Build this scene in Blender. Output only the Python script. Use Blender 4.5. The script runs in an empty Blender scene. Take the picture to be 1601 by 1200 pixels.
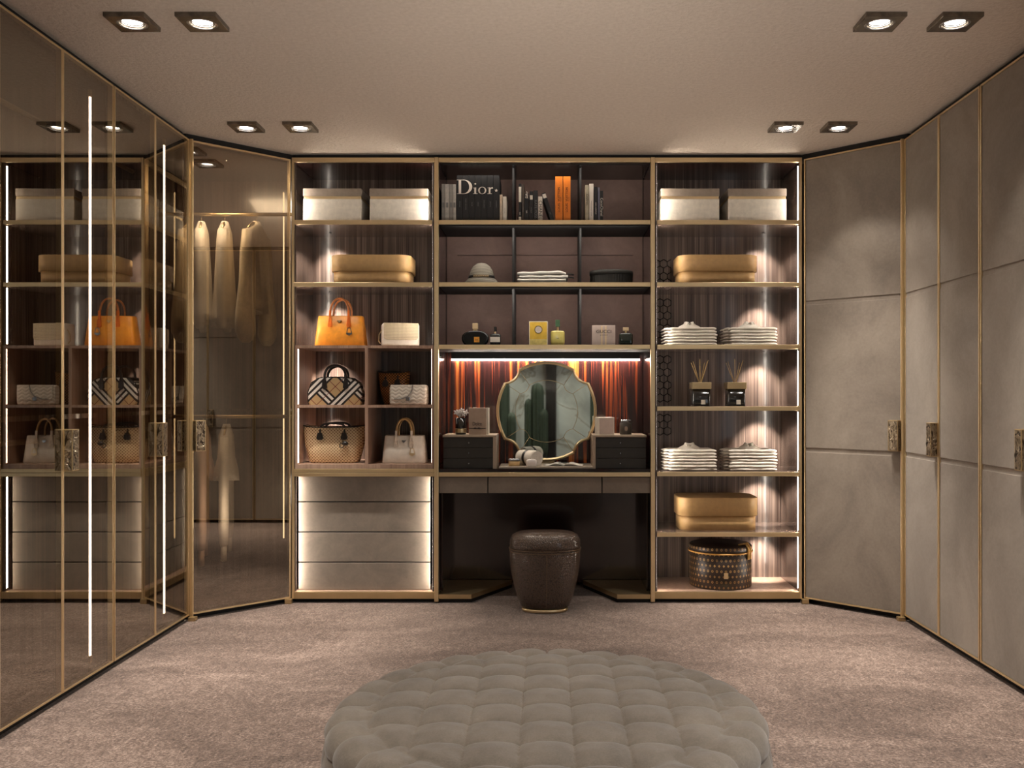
import bpy, math, random
from math import pi, sin, cos, sqrt
from mathutils import Matrix, Vector, noise
random.seed(4)
sc = bpy.context.scene
COL = sc.collection
# ---------------------------------------------------------------- camera, world, exposure
F = 1466.0; CX = 855.0; HY = 617.0; CH = 1.22
def XP(px, Y=5.5): return (px - CX) * Y / F
def ZP(py, Y=5.5): return CH + (HY - py) * Y / F
cam = bpy.data.cameras.new('camera'); co = bpy.data.objects.new('camera', cam); COL.objects.link(co)
co.location = (0, 0, CH); co.rotation_euler = (pi/2, 0, 0)
cam.sensor_fit = 'HORIZONTAL'; cam.sensor_width = 36; cam.lens = F*36/1601
cam.shift_x = -(CX-800.5)/1601; cam.shift_y = (HY-600)/1601; cam.clip_start = 0.05
sc.camera = co
sc.view_settings.view_transform = 'Standard'
try: sc.view_settings.look = 'None'
except Exception: pass
sc.view_settings.gamma = 1.0; sc.view_settings.use_curve_mapping = False
sc.view_settings.exposure = 0.22
cy = sc.cycles
cy.use_denoising = True; cy.max_bounces = 9; cy.diffuse_bounces = 4; cy.glossy_bounces = 6
cy.transparent_max_bounces = 20; cy.sample_clamp_indirect = 4.0; cy.sample_clamp_direct = 0
cy.caustics_reflective = False; cy.caustics_refractive = False; cy.blur_glossy = 0.6
wd = bpy.data.worlds.new('World'); sc.world = wd; wd.use_nodes = True
bg = wd.node_tree.nodes['Background']; bg.inputs[0].default_value = (0.62, 0.72, 0.85, 1); bg.inputs[1].default_value = 1.2
SPOT_W = 13.0; CORE_W = 150.0; LED_S = 50.0; WIN_W = 15.0
def lamp(name, typ, loc, rot, energy, color=(1, .93, .84), **kw):
    l = bpy.data.lights.new(name, typ); l.energy = energy; l.color = color
    for k, v in kw.items(): setattr(l, k, v)
    o = bpy.data.objects.new(name, l); COL.objects.link(o); o.location = loc; o.rotation_euler = rot
    return o
# daylight through the curtained window in the right-hand wall beside the camera
lamp('window_daylight', 'AREA', (2.30, 0.7, 1.35), (0, pi/2, 0), WIN_W, (.86, .93, 1), shape='RECTANGLE', size=2.1, size_y=2.0)
DL = [(-1.565, 3.54), (-1.30, 3.54), (1.256, 3.54), (1.54, 3.54), (-1.58, 4.93), (-1.295, 4.93), (1.254, 4.93), (1.533, 4.93),
      (-1.565, 1.9), (-1.30, 1.9), (1.256, 1.9), (1.54, 1.9), (-1.43, .1), (1.4, .1), (-.6, -1.6), (.6, -1.6)]
for (x, y) in DL:
    lamp('downlight_beam', 'SPOT', (x, y, 2.608), (0, 0, 0), SPOT_W*(6 if y < 0 else 1), (1, .93, .84), spot_size=math.radians(92), spot_blend=.4, shadow_soft_size=.035)
    lamp('downlight_core', 'SPOT', (x, y, 2.608), (0, 0, 0), CORE_W, (1, .93, .84), spot_size=math.radians(56), spot_blend=1, shadow_soft_size=.035)

# unseen lamps added as fill: pendant for the ottoman, uplighters for the ceiling
lamp('pendant_fill_glow', 'POINT', (0, 1.9, 2.22), (0, 0, 0), 4, (1, .94, .86), shadow_soft_size=.13)
lamp('pendant_fill_spot', 'SPOT', (0, 1.9, 2.17), (math.radians(14), 0, 0), 34, (1, .94, .86), spot_size=math.radians(66), spot_blend=.7, shadow_soft_size=.12)
FILL_UPL = ((-.45, 1.35), (.45, 1.35))
for x, y in FILL_UPL: lamp('fill_uplighter_beam', 'SPOT', (x, y, .42), (pi-.93, 0, 0), 60, (1, .93, .85), spot_size=math.radians(56), spot_blend=.8, shadow_soft_size=.06)

# ---------------------------------------------------------------- materials
def lin(c):
    return tuple(((v/255)/12.92 if v/255 <= .04045 else (((v/255)+.055)/1.055)**2.4) for v in c) + (1,)
class NT:
    def __init__(s, name):
        s.m = bpy.data.materials.new(name); s.m.use_nodes = True; s.t = s.m.node_tree
        s.b = s.t.nodes['Principled BSDF']; s.out = s.t.nodes['Material Output']
    def n(s, typ, **kw):
        x = s.t.nodes.new(typ)
        for k, v in kw.items(): setattr(x, k, v)
        return x
    def l(s, a, b): s.t.links.new(a, b)
    def M(s, op, a, b=None, c=None):
        x = s.n('ShaderNodeMath', operation=op)
        for i, v in enumerate((a, b, c)):
            if v is None: continue
            if isinstance(v, (int, float)): x.inputs[i].default_value = v
            else: s.l(v, x.inputs[i])
        return x.outputs[0]
    def xyz(s):
        t = s.n('ShaderNodeTexCoord'); p = s.n('ShaderNodeSeparateXYZ'); s.l(t.outputs['Object'], p.inputs[0])
        s.co = t.outputs['Object']; return p.outputs
    def mapping(s, scale):
        t = s.n('ShaderNodeTexCoord'); mp = s.n('ShaderNodeMapping'); mp.inputs['Scale'].default_value = scale
        s.l(t.outputs['Object'], mp.inputs[0]); return mp.outputs[0]
    def noise(s, scale, detail=4, rough=.6, sc3=(1, 1, 1), dist=0):
        x = s.n('ShaderNodeTexNoise'); x.inputs['Scale'].default_value = scale; x.inputs['Detail'].default_value = detail
        x.inputs['Roughness'].default_value = rough; x.inputs['Distortion'].default_value = dist
        s.l(s.mapping(sc3), x.inputs['Vector']); return x.outputs[0]
    def ramp(s, fac, stops, interp='LINEAR'):
        r = s.n('ShaderNodeValToRGB'); r.color_ramp.interpolation = interp
        e = r.color_ramp.elements
        while len(e) < len(stops): e.new(.5)
        for k, (p, c) in enumerate(stops):
            e[k].position = p; e[k].color = c if len(c) == 4 else lin(c)
        s.l(fac, r.inputs[0]); return r
    def mix(s, fac, a, b):
        x = s.n('ShaderNodeMix', data_type='RGBA')
        for sock, v in ((x.inputs[0], fac), (x.inputs[6], a), (x.inputs[7], b)):
            if isinstance(v, (int, float)): sock.default_value = v
            elif isinstance(v, tuple): sock.default_value = v if len(v) == 4 else lin(v)
            else: s.l(v, sock)
        return x.outputs[2]
    def bump(s, h, strength=.3, dist=.01):
        x = s.n('ShaderNodeBump'); x.inputs['Strength'].default_value = strength; x.inputs['Distance'].default_value = dist
        s.l(h, x.inputs['Height']); s.l(x.outputs[0], s.b.inputs['Normal']); return x
    def set(s, rough=.5, metal=0, coat=0, base=None, spec=None, sheen=0):
        s.b.inputs['Roughness'].default_value = rough; s.b.inputs['Metallic'].default_value = metal
        s.b.inputs['Coat Weight'].default_value = coat; s.b.inputs['Coat Roughness'].default_value = .08
        if spec is not None: s.b.inputs['Specular IOR Level'].default_value = spec
        if sheen: s.b.inputs['Sheen Weight'].default_value = sheen; s.b.inputs['Sheen Roughness'].default_value = .45
        if base is not None: s.b.inputs['Base Color'].default_value = lin(base)
        return s
def plain(name, c, rough=.5, metal=0, coat=0, var=.12, scale=30, bump=0, bscale=200, spec=None, sheen=0):
    t = NT(name); t.set(rough, metal, coat, spec=spec, sheen=sheen)
    lo = tuple(max(0, v*(1-var)) for v in c); hi = tuple(min(255, v*(1+var)) for v in c)
    t.l(t.ramp(t.noise(scale), [(.3, lo), (.7, hi)]).outputs[0], t.b.inputs['Base Color'])
    if bump: t.bump(t.noise(bscale, 3), bump, .004)
    return t.m
def emit(name, c, s):
    t = NT(name); e = t.n('ShaderNodeEmission'); e.inputs[0].default_value = (*c, 1); e.inputs[1].default_value = s
    t.l(e.outputs[0], t.out.inputs[0]); return t.m
gold = plain('brushed_gold', (240, 216, 172), .38, 1, var=.02, scale=8)
gold_dark = plain('aged_brass', (206, 182, 140), .4, 1, var=.03, scale=8)
chrome = plain('chrome', (200, 200, 205), .12, 1, var=.03)
silver = plain('silver_metal', (170, 172, 176), .25, 1, var=.05)
black_lac = plain('black_lacquer', (26, 23, 22), .25, coat=.3, var=.1)
black_mat = plain('black_matt', (22, 20, 19), .7, var=.2)
charcoal = plain('charcoal_leather', (52, 50, 46), .55, var=.1, bump=.15)
def leather_panel(name, c1, c2, sc_=2.2):
    t = NT(name); t.set(.62, spec=.35, sheen=.15)
    f = t.M('ADD', t.M('MULTIPLY', t.noise(sc_, 6, .65, dist=.6), .8), t.M('MULTIPLY', t.noise(70, 3), .2))
    t.l(t.ramp(f, [(.36, c1), (.64, c2)]).outputs[0], t.b.inputs['Base Color'])
    t.bump(t.noise(420, 2), .12, .002); return t.m
leather = leather_panel('taupe_nubuck', (126, 115, 104), (154, 142, 129))
leather_dr = leather_panel('drawer_nubuck', (124, 113, 102), (142, 130, 117), 6)
mauve = leather_panel('mauve_leather', (106, 82, 74), (124, 97, 87), 5)
def wood(name, c1, c2, c3, rough=.22, coat=.5):
    t = NT(name); t.set(rough, coat=coat)
    a = t.noise(1, 3, .7, (170, 170, 1.1)); b = t.noise(1, 2, .5, (38, 38, .5))
    f = t.M('ADD', t.M('MULTIPLY', a, .55), t.M('MULTIPLY', b, .45))
    t.l(t.ramp(f, [(.36, c1), (.5, c2), (.66, c3)]).outputs[0], t.b.inputs['Base Color']); return t.m
walnut = wood('walnut_veneer', (58, 46, 41), (92, 77, 69), (136, 118, 106))
walnut_l = wood('walnut_edge', (150, 120, 102), (176, 144, 124), (198, 168, 146), .35, .2)
ebony = wood('dark_ebony', (20, 12, 12), (34, 20, 19), (56, 26, 22), .14, .6)
def tiger():
    t = NT('tiger_eye_veneer'); t.set(.18, coat=.7)
    a = t.noise(1, 3, .6, (34, 34, .55), .4); b = t.noise(1, 2, .5, (140, 140, 3))
    f = t.M('ADD', t.M('MULTIPLY', a, .82), t.M('MULTIPLY', b, .18))
    t.l(t.ramp(f, [(.40, (28, 17, 19)), (.51, (56, 26, 24)), (.58, (140, 64, 34)), (.65, (214, 132, 64)), (.75, (110, 48, 32))]).outputs[0], t.b.inputs['Base Color'])
    return t.m
tiger_m = tiger()
def carpet():
    t = NT('brown_carpet'); t.set(.95, spec=.1, sheen=.35)
    big = t.noise(1.3, 5, .62, (1, 1.6, 1), 1.2); fine = t.noise(95, 3, .8); mid = t.noise(30, 5, .8, (1, .6, 1))
    f = t.M('ADD', t.M('ADD', t.M('MULTIPLY', big, .22), t.M('MULTIPLY', fine, .50)), t.M('MULTIPLY', mid, .28))
    t.l(t.ramp(f, [(.38, (66, 53, 46)), (.5, (122, 102, 91)), (.62, (190, 167, 153))]).outputs[0], t.b.inputs['Base Color'])
    t.bump(t.M('ADD', fine, t.M('MULTIPLY', mid, .6)), .75, .012); return t.m
carpet_m = carpet()
def ceil_mat():
    t = NT('stippled_plaster'); t.set(.9, spec=.15)
    n1 = t.noise(55, 3, .6)
    t.l(t.ramp(n1, [(.3, (222, 208, 192)), (.7, (234, 221, 206))]).outputs[0], t.b.inputs['Base Color'])
    t.bump(n1, .55, .012); return t.m
ceil_m = ceil_mat()
plaster = plain('wall_plaster', (150, 138, 124), .9, var=.04, scale=8)
def velvet():
    t = NT('grey_velvet'); t.set(.85, spec=.12, sheen=.45)
    f = t.M('ADD', t.M('MULTIPLY', t.noise(9, 6, .7), .6), t.M('MULTIPLY', t.noise(190, 3, .8), .4))
    t.l(t.ramp(f, [(.38, (116, 106, 95)), (.6, (140, 129, 117)), (.72, (168, 157, 144))]).outputs[0], t.b.inputs['Base Color'])
    t.bump(t.noise(260, 2), .15, .003); return t.m
velvet_m = velvet()
def croc():
    t = NT('brown_crocodile_leather'); t.set(.28, coat=.3)
    v = t.n('ShaderNodeTexVoronoi', feature='DISTANCE_TO_EDGE'); v.inputs['Scale'].default_value = 1
    t.l(t.mapping((75, 75, 130)), v.inputs['Vector'])
    h = t.M('MINIMUM', v.outputs['Distance'], .22)
    t.l(t.ramp(h, [(0, (30, 22, 18)), (.12, (96, 77, 64))]).outputs[0], t.b.inputs['Base Color'])
    t.bump(h, .9, .01); return t.m
croc_m = croc()
def glass_bronze(name, refl, tint, rcol):
    t = NT(name); t.t.nodes.remove(t.b)
    tr = t.n('ShaderNodeBsdfTransparent'); tr.inputs[0].default_value = (*tint, 1)
    gl = t.n('ShaderNodeBsdfGlossy'); gl.inputs[0].default_value = (*rcol, 1); gl.inputs['Roughness'].default_value = 0.0
    mx = t.n('ShaderNodeMixShader'); lw = t.n('ShaderNodeFresnel'); ge = t.n('ShaderNodeNewGeometry'); bf = ge.outputs['Backfacing']; t.l(t.M('SUBTRACT', 1.5, t.M('MULTIPLY', bf, .83333)), lw.inputs[0])
    t.l(t.M('MULTIPLY', t.M('MINIMUM', t.M('ADD', t.M('MULTIPLY', lw.outputs[0], 1.0), refl), 1.0), t.M('SUBTRACT', 1, bf)), mx.inputs[0]); t.l(tr.outputs[0], mx.inputs[1]); t.l(gl.outputs[0], mx.inputs[2])
    t.l(mx.outputs[0], t.out.inputs[0]); return t.m
glass_m = glass_bronze('bronze_reflective_glass', .27, (.70, .64, .56), (.96, .90, .80))
def mirror_mat():
    t = NT('mirror_silver'); t.set(.02, 1, base=(215, 222, 218)); return t.m
mirror_m = mirror_mat()
cream = plain('cream_leather', (226, 214, 192), .5, var=.05, bump=.1)
white_l = plain('white_leather', (236, 228, 214), .45, var=.04, bump=.1)
box_white = plain('pearl_box_leather', (234, 227, 213), .5, var=.05, bump=.1)
box_lid = plain('greige_lid_leather', (150, 137, 124), .5, var=.06, bump=.1)
gold_box = plain('camel_box_leather', (196, 160, 108), .5, var=.04, bump=.1)
orange_l = plain('orange_leather', (240, 156, 48), .42, var=.06, bump=.1)
cotton = plain('white_cotton', (228, 220, 208), .9, var=.05, bump=.2)
pinkc = plain('blush_cotton', (222, 190, 170), .9, var=.06)
silk = plain('champagne_silk', (216, 198, 166), .5, var=.08, sheen=.4)
black_l = plain('black_leather', (34, 29, 27), .4, var=.1)
led_m = emit('warm_led', (1, .88, .75), LED_S)
led_soft = emit('soft_led', (1, .80, .66), 10)
led_hi = emit('white_led', (1, .92, .84), 6)
lampface = emit('lamp_face', (1, .95, .86), 14)
def quilt():
    t = NT('quilted_white_leather'); t.set(.45, base=(232, 222, 206))
    x, y, z = t.xyz()
    w = t.M('SINE', t.M('ADD', t.M('MULTIPLY', z, 150), t.M('MULTIPLY', t.M('SINE', t.M('MULTIPLY', x, 150)), .8)))
    k = t.M('ABSOLUTE', w)
    t.l(t.ramp(k, [(0, (150, 136, 120)), (.22, (236, 227, 212))]).outputs[0], t.b.inputs['Base Color'])
    t.bump(k, .5, .004); return t.m
quilt_m = quilt()
def woven_cream():
    t = NT('woven_cream_leather'); t.set(.5)
    x, y, z = t.xyz()
    k = t.M('MULTIPLY', t.M('ABSOLUTE', t.M('SINE', t.M('MULTIPLY', x, 420))), t.M('ABSOLUTE', t.M('SINE', t.M('MULTIPLY', z, 360))))
    t.l(t.ramp(k, [(.02, (150, 128, 98)), (.35, (222, 206, 174))]).outputs[0], t.b.inputs['Base Color'])
    t.bump(k, .5, .003); return t.m
woven_m = woven_cream()
def plaid():
    t = NT('tan_plaid_canvas'); t.set(.55)
    x, y, z = t.xyz(); col = (200, 168, 122)
    for k, (sg) in enumerate((1, -1)):
        u = t.M('FRACT', t.M('ADD', t.M('DIVIDE', t.M('ADD', x, t.M('MULTIPLY', z, sg)), .22), .21))
        W = (*lin((240, 234, 224))[:3], 1); B = (*lin((28, 22, 20))[:3], 1); Z = (0, 0, 0, 0); R = (*lin((120, 50, 30))[:3], 1)
        r = t.ramp(u, [(0, B), (.075, W), (.17, B), (.25, W), (.345, B), (.42, Z), (.70, R), (.725, Z)], 'CONSTANT')
        col = t.mix(r.outputs[1], col, r.outputs[0])
    t.l(col, t.b.inputs['Base Color']); return t.m
plaid_m = plaid()
def weave(name, c1, c2, c3, p, rough=.5):
    t = NT(name); t.set(rough)
    x, y, z = t.xyz()
    a = t.M('SINE', t.M('MULTIPLY', x, p)); b = t.M('SINE', t.M('MULTIPLY', z, p*1.05))
    k = t.M('MULTIPLY', a, b)
    t.l(t.ramp(t.M('ADD', t.M('MULTIPLY', k, .5), .5), [(.4, c1), (.62, c2), (.8, c3)]).outputs[0], t.b.inputs['Base Color'])
    t.bump(k, .3, .003); return t.m
basket_m = weave('beige_monogram_canvas', (236, 214, 174), (228, 200, 154), (140, 98, 58), 330)
brown_tote = weave('brown_woven_leather', (62, 34, 16), (150, 90, 40), (214, 154, 84), 360)
def monogram():
    t = NT('brown_monogram_canvas'); t.set(.45)
    x, y, z = t.xyz()
    ang = t.M('ARCTAN2', y, x)
    u = t.M('MULTIPLY', ang, 44/(2*pi)); v = t.M('DIVIDE', z, .032)
    row = t.M('FLOOR', v); uu = t.M('ADD', u, t.M('MULTIPLY', row, .5))
    fx = t.M('ABSOLUTE', t.M('SUBTRACT', t.M('FRACT', uu), .5)); fy = t.M('ABSOLUTE', t.M('SUBTRACT', t.M('FRACT', v), .5))
    d = t.M('ADD', fx, fy)
    ring = t.M('MULTIPLY', t.M('GREATER_THAN', d, .13), t.M('LESS_THAN', d, .24)); dot = t.M('LESS_THAN', d, .06)
    ci = t.M('SQRT', t.M('ADD', t.M('MULTIPLY', fx, fx), t.M('MULTIPLY', fy, fy)))
    ring2 = t.M('MULTIPLY', t.M('GREATER_THAN', ci, .15), t.M('LESS_THAN', ci, .23))
    alt = t.M('GREATER_THAN', t.M('FRACT', t.M('MULTIPLY', row, .5)), .25)
    k = t.M('MAXIMUM', t.M('ADD', t.M('MULTIPLY', ring, t.M('SUBTRACT', 1, alt)), t.M('MULTIPLY', ring2, alt)), dot)
    t.l(t.mix(k, (44, 30, 22), (190, 148, 88)), t.b.inputs['Base Color']); return t.m
mono_m = monogram()
def marble():
    t = NT('grey_veined_marble'); t.set(.15, coat=.3)
    n1 = t.noise(1.1, 5, .5, dist=1.4)
    t.l(t.ramp(n1, [(.36, (176, 180, 172)), (.49, (208, 212, 204)), (.52, (160, 156, 140)), (.55, (206, 210, 202)), (.72, (188, 193, 186))]).outputs[0], t.b.inputs['Base Color'])
    return t.m
marble_m = marble()
def straw():
    t = NT('grey_straw'); t.set(.8)
    x, y, z = t.xyz(); k = t.M('SINE', t.M('MULTIPLY', z, 900))
    t.l(t.ramp(t.M('ADD', t.M('MULTIPLY', k, .5), .5), [(.2, (92, 86, 76)), (.8, (168, 160, 144))]).outputs[0], t.b.inputs['Base Color'])
    t.bump(k, .4, .003); return t.m
straw_m = straw()
def carved():
    t = NT('carved_bronze'); t.set(.3, .9)
    f = t.noise(26, 4, .6, (1, 1, .6), 2.5)
    t.l(t.ramp(f, [(.4, (66, 56, 46)), (.5, (176, 160, 136)), (.62, (110, 96, 80))]).outputs[0], t.b.inputs['Base Color'])
    t.bump(f, .9, .02); return t.m
carved_m = carved()
cactus_m = plain('cactus_green', (44, 54, 38), .7, var=.3, scale=60, bump=.4)
curtain_m = plain('sheer_curtain', (214, 218, 224), .9, var=.03)
amber = plain('amber_label', (222, 150, 50), .5)
yellow = plain('yellow_card', (226, 184, 62), .5, var=.05)
yellow_g = plain('yellow_glass', (206, 190, 104), .15, coat=.5, var=.05)
pinkbox = plain('pink_card', (202, 182, 170), .6, var=.03)
beige = plain('beige_card', (164, 142, 124), .6, var=.04)
cream_card = plain('cream_card', (226, 216, 200), .6, var=.03)
dark_glass = plain('black_bottle_glass', (16, 17, 18), .08, coat=.6, var=.1)
green_glass = plain('dark_green_glass', (24, 38, 30), .08, coat=.6, var=.1)
clear_green = plain('clear_green_cap', (70, 96, 70), .08, coat=.6, var=.1)
reed_m = plain('reed_wood', (206, 172, 110), .7)
paper_w = plain('white_paper', (232, 226, 216), .7, var=.04)
greycov = plain('grey_cover', (150, 144, 136), .6, var=.08)
blackcov = plain('black_cover', (24, 23, 24), .5)
orangecov = plain('orange_cover', (236, 128, 30), .5, var=.03)
ink = plain('black_ink', (20, 18, 18), .6)
inkw = plain('white_ink', (228, 216, 202), .6, var=.02)
inkg = plain('grey_ink', (120, 118, 116), .6, var=.02)
petal = plain('white_petal', (238, 230, 224), .6, var=.03)

# ---------------------------------------------------------------- mesh builder
MW = {}
class MB:
    def __init__(s): s.v = []; s.f = []; s.s = []; s.x = None
    def add(s, vs, fs, smooth=False):
        o = len(s.v)
        for p in vs: s.v.append(tuple(s.x @ Vector(p)) if s.x else tuple(p))
        for f in fs: s.f.append(tuple(o+i for i in f)); s.s.append(smooth)
        return s
    def box(s, x0, x1, y0, y1, z0, z1):
        v = [(x, y, z) for z in (z0, z1) for y in (y0, y1) for x in (x0, x1)]
        return s.add(v, [(0, 2, 3, 1), (4, 5, 7, 6), (0, 1, 5, 4), (2, 6, 7, 3), (0, 4, 6, 2), (1, 3, 7, 5)])
    def prism(s, pts, lo, hi, ax='z', smooth=False):
        n = len(pts)
        def q(p, h): return (p[0], p[1], h) if ax == 'z' else ((p[0], h, p[1]) if ax == 'y' else (h, p[0], p[1]))
        v = [q(p, lo) for p in pts] + [q(p, hi) for p in pts]
        o = len(s.v); s.add(v, [tuple(range(n))[::-1], tuple(range(n, 2*n))])
        s.add([], []); 
        for i in range(n):
            j = (i+1) % n; s.f.append((o+i, o+j, o+n+j, o+n+i)); s.s.append(smooth)
        return s
    def loft(s, rings, cap=True, smooth=True, closed=True):
        n = len(rings[0]); o = len(s.v); vs = [p for r in rings for p in r]; fs = []
        for k in range(len(rings)-1):
            for i in range(n if closed else n-1):
                j = (i+1) % n; fs.append((k*n+i, k*n+j, (k+1)*n+j, (k+1)*n+i))
        s.add(vs, fs, smooth)
        if cap:
            s.f.append(tuple(o+i for i in range(n))[::-1]); s.s.append(False)
            b = o+(len(rings)-1)*n; s.f.append(tuple(b+i for i in range(n))); s.s.append(False)
        return s
    def lathe(s, prof, n=32, cx=0, cy=0, cap=True, sx=1, sy=1):
        return s.loft([[(cx+r*sx*cos(2*pi*i/n), cy+r*sy*sin(2*pi*i/n), z) for i in range(n)] for r, z in prof], cap)
    def tube(s, path, r, n=8, cap=True):
        rings = []; P = [Vector(p) for p in path]; up = None
        for i, p in enumerate(P):
            t = (P[min(i+1, len(P)-1)] - P[max(i-1, 0)]).normalized()
            if up is None: up = Vector((0, 0, 1)) if abs(t.z) < .9 else Vector((1, 0, 0))
            a = t.cross(up).normalized(); b = a.cross(t).normalized(); up = b
            rr = r[i] if isinstance(r, (list, tuple)) else r
            rings.append([p + a*rr*cos(2*pi*k/n) + b*rr*sin(2*pi*k/n) for k in range(n)])
        return s.loft(rings, cap)
    def build(s, name, mat, parent=None, world=False, bevel=0, origin=None, sub=0):
        vs = s.v
        if world and parent is not None:
            inv = MW[parent].inverted(); vs = [tuple(inv @ Vector(p)) for p in vs]
        if origin is not None: vs = [(p[0]-origin[0], p[1]-origin[1], p[2]-origin[2]) for p in vs]
        me = bpy.data.meshes.new(name); me.from_pydata([tuple(p) for p in vs], [], s.f)
        me.polygons.foreach_set('use_smooth', s.s); me.materials.append(mat); me.update()
        o = bpy.data.objects.new(name, me); COL.objects.link(o)
        if parent is not None: o.parent = parent; MW[o] = MW[parent]
        else:
            MW[o] = Matrix.Translation(origin or (0, 0, 0))
            if origin: o.location = origin
        if bevel:
            b = o.modifiers.new('bevel', 'BEVEL'); b.width = bevel; b.segments = 2; b.limit_method = 'ANGLE'; b.angle_limit = math.radians(40)
        if sub:
            b = o.modifiers.new('sub', 'SUBSURF'); b.levels = sub; b.render_levels = sub
        return o
def B(*a): return MB().box(*a)
def ring(z, a, b, p=2.0, n=32, cx=0, cy=0):
    r = []
    for i in range(n):
        t = 2*pi*i/n; c, d = cos(t), sin(t)
        r.append((cx + a*math.copysign(abs(c)**(2/p), c), cy + b*math.copysign(abs(d)**(2/p), d), z))
    return r
def rrect(x0, x1, y0, y1, r, n=6, corners=(1, 1, 1, 1)):
    pts = []
    for k, (cx, cy, a0) in enumerate(((x1-r, y1-r, 0), (x0+r, y1-r, pi/2), (x0+r, y0+r, pi), (x1-r, y0+r, 1.5*pi))):
        if corners[k]:
            for i in range(n+1): pts.append((cx+r*cos(a0+pi/2*i/n), cy+r*sin(a0+pi/2*i/n)))
        else: pts.append(((x1, y1), (x0, y1), (x0, y0), (x1, y0))[k])
    return pts
def thing(name, label, cat, loc=(0, 0, 0), rz=0, group=None, kind=None):
    o = bpy.data.objects.new(name, None); COL.objects.link(o); o.empty_display_size = .05
    o.location = loc; o.rotation_euler = (0, 0, rz); MW[o] = Matrix.Translation(loc) @ Matrix.Rotation(rz, 4, 'Z')
    if kind == 'structure': o['kind'] = kind
    else: o['label'] = label; o['category'] = cat
    if group: o['group'] = group
    return o
def tag(o, label, cat, group=None):
    o['label'] = label; o['category'] = cat
    if group: o['group'] = group
    return o
def struct(o): o['kind'] = 'structure'; return o
def dup(root, loc, rz=0, label=None, group=None, mirror=False):
    def rec(o, par):
        c = o.copy(); COL.objects.link(c); c.parent = par
        for ch in [x for x in ALL if x.parent == o]: rec(ch, c)
        return c
    ALL = list(COL.objects)
    r = root.copy(); COL.objects.link(r); r.location = loc; r.rotation_euler = (0, 0, rz); MW[r] = Matrix.Translation(loc) @ Matrix.Rotation(rz, 4, 'Z')
    if label: r['label'] = label
    if group: r['group'] = group
    for ch in [x for x in ALL if x.parent == root]: rec(ch, r)
    return r
def text(body, size, loc, parent, mat, rot=(pi/2, 0, 0), name='lettering', world=True, sx=1, align='CENTER'):
    c = bpy.data.curves.new(name, 'FONT'); c.body = body; c.size = size; c.align_x = align; c.align_y = 'CENTER'; c.extrude = .0003
    c.materials.append(mat); o = bpy.data.objects.new(name, c); COL.objects.link(o)
    l = MW[parent].inverted() @ Vector(loc) if world else Vector(loc)
    o.location = l; o.rotation_euler = rot; o.scale = (sx, 1, 1); o.parent = parent; MW[o] = MW[parent]; return o
def arc(cx, cy, rx, ry, a0, a1, n=12):
    return [(cx+rx*cos(a0+(a1-a0)*i/n), cy+ry*sin(a0+(a1-a0)*i/n)) for i in range(n+1)]

# ---------------------------------------------------------------- room shell
H = 2.635; WX = 2.56; YB = 6.12; YF = -2.6
struct(B(-WX, WX, YF, YB, -.1, 0).build('floor', carpet_m))
cl = MB(); cl.box(-WX, WX, YF, YB, H, H+.1); struct(cl.build('ceiling', ceil_m))
struct(B(-WX-.1, WX+.1, YB, YB+.1, 0, H).build('wall_back', black_mat))
struct(B(-WX-.1, -WX, YF, YB, 0, H).build('wall_left', plaster))
wr = MB(); wr.box(WX, WX+.1, YF, -.3, 0, H); wr.box(WX, WX+.1, 1.7, YB, 0, H); wr.box(WX, WX+.1, -.3, 1.7, 2.45, H); wr.box(WX, WX+.1, -.3, 1.7, 0, .2)
struct(wr.build('wall_right', plaster))
wf = struct(B(-WX-.1, WX+.1, YF-.1, YF, 0, H).build('wall_front', plaster))
for i in range(4):
    x0 = -2.5+i*1.26 - (0 if i < 2 else -.12) ; B(x0+.004, x0+1.23, YF+.002, YF+.03, .02, H-.02).build('marble_panel', marble_m, wf)
struct(B(-.02, .13, YF+.03, YF+.1, 0, H-.001).build('trim_1', black_lac))
# window with sheer curtain, right wall beside the camera
w1 = struct(MB().box(WX, WX+.1, -.3, -.24, .2, 2.45).box(WX, WX+.1, 1.64, 1.7, .2, 2.45).box(WX, WX+.1, -.24, 1.64, 2.39, 2.45).box(WX, WX+.1, -.24, 1.64, .2, .26).box(WX+.02, WX+.08, .68, .72, .26, 2.39).build('window_1', black_lac))
B(WX+.045, WX+.055, -.24, 1.64, .26, 2.39).build('pane', glass_bronze('clear_glass', .02, (.97, .98, .97), (1, 1, 1)), w1)
for k, (ya, yb) in enumerate(((-.45, -.05), (1.5, 1.95))):
    cb = MB(); n = 48; top = []; 
    pts = [(2.44+.03*sin(i*1.1), ya+(yb-ya)*i/n) for i in range(n+1)]
    cb.loft([[(x, y, z) for x, y in pts]+[(x+.004, y, z) for x, y in pts[::-1]] for z in (.02, H-.06)], cap=True)
    tag(cb.build('curtain', curtain_m, origin=(2.44, (ya+yb)/2, .02)), ['white sheer curtain on the side of the window nearer the marble wall', 'white sheer curtain on the side of the window nearer the wardrobes'][k], 'curtain', 'sheer window curtains')
tag(MB().tube([(2.44, -.5, H-.05), (2.44, 2.0, H-.05)], .012).box(2.43, 2.45, -.5, -.48, H-.05, H).box(2.43, 2.45, 1.98, 2.0, H-.05, H).build('curtain_rail', black_lac, origin=(2.44, .7, H-.05)), 'black curtain rail under the ceiling over the window', 'rail')
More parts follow.
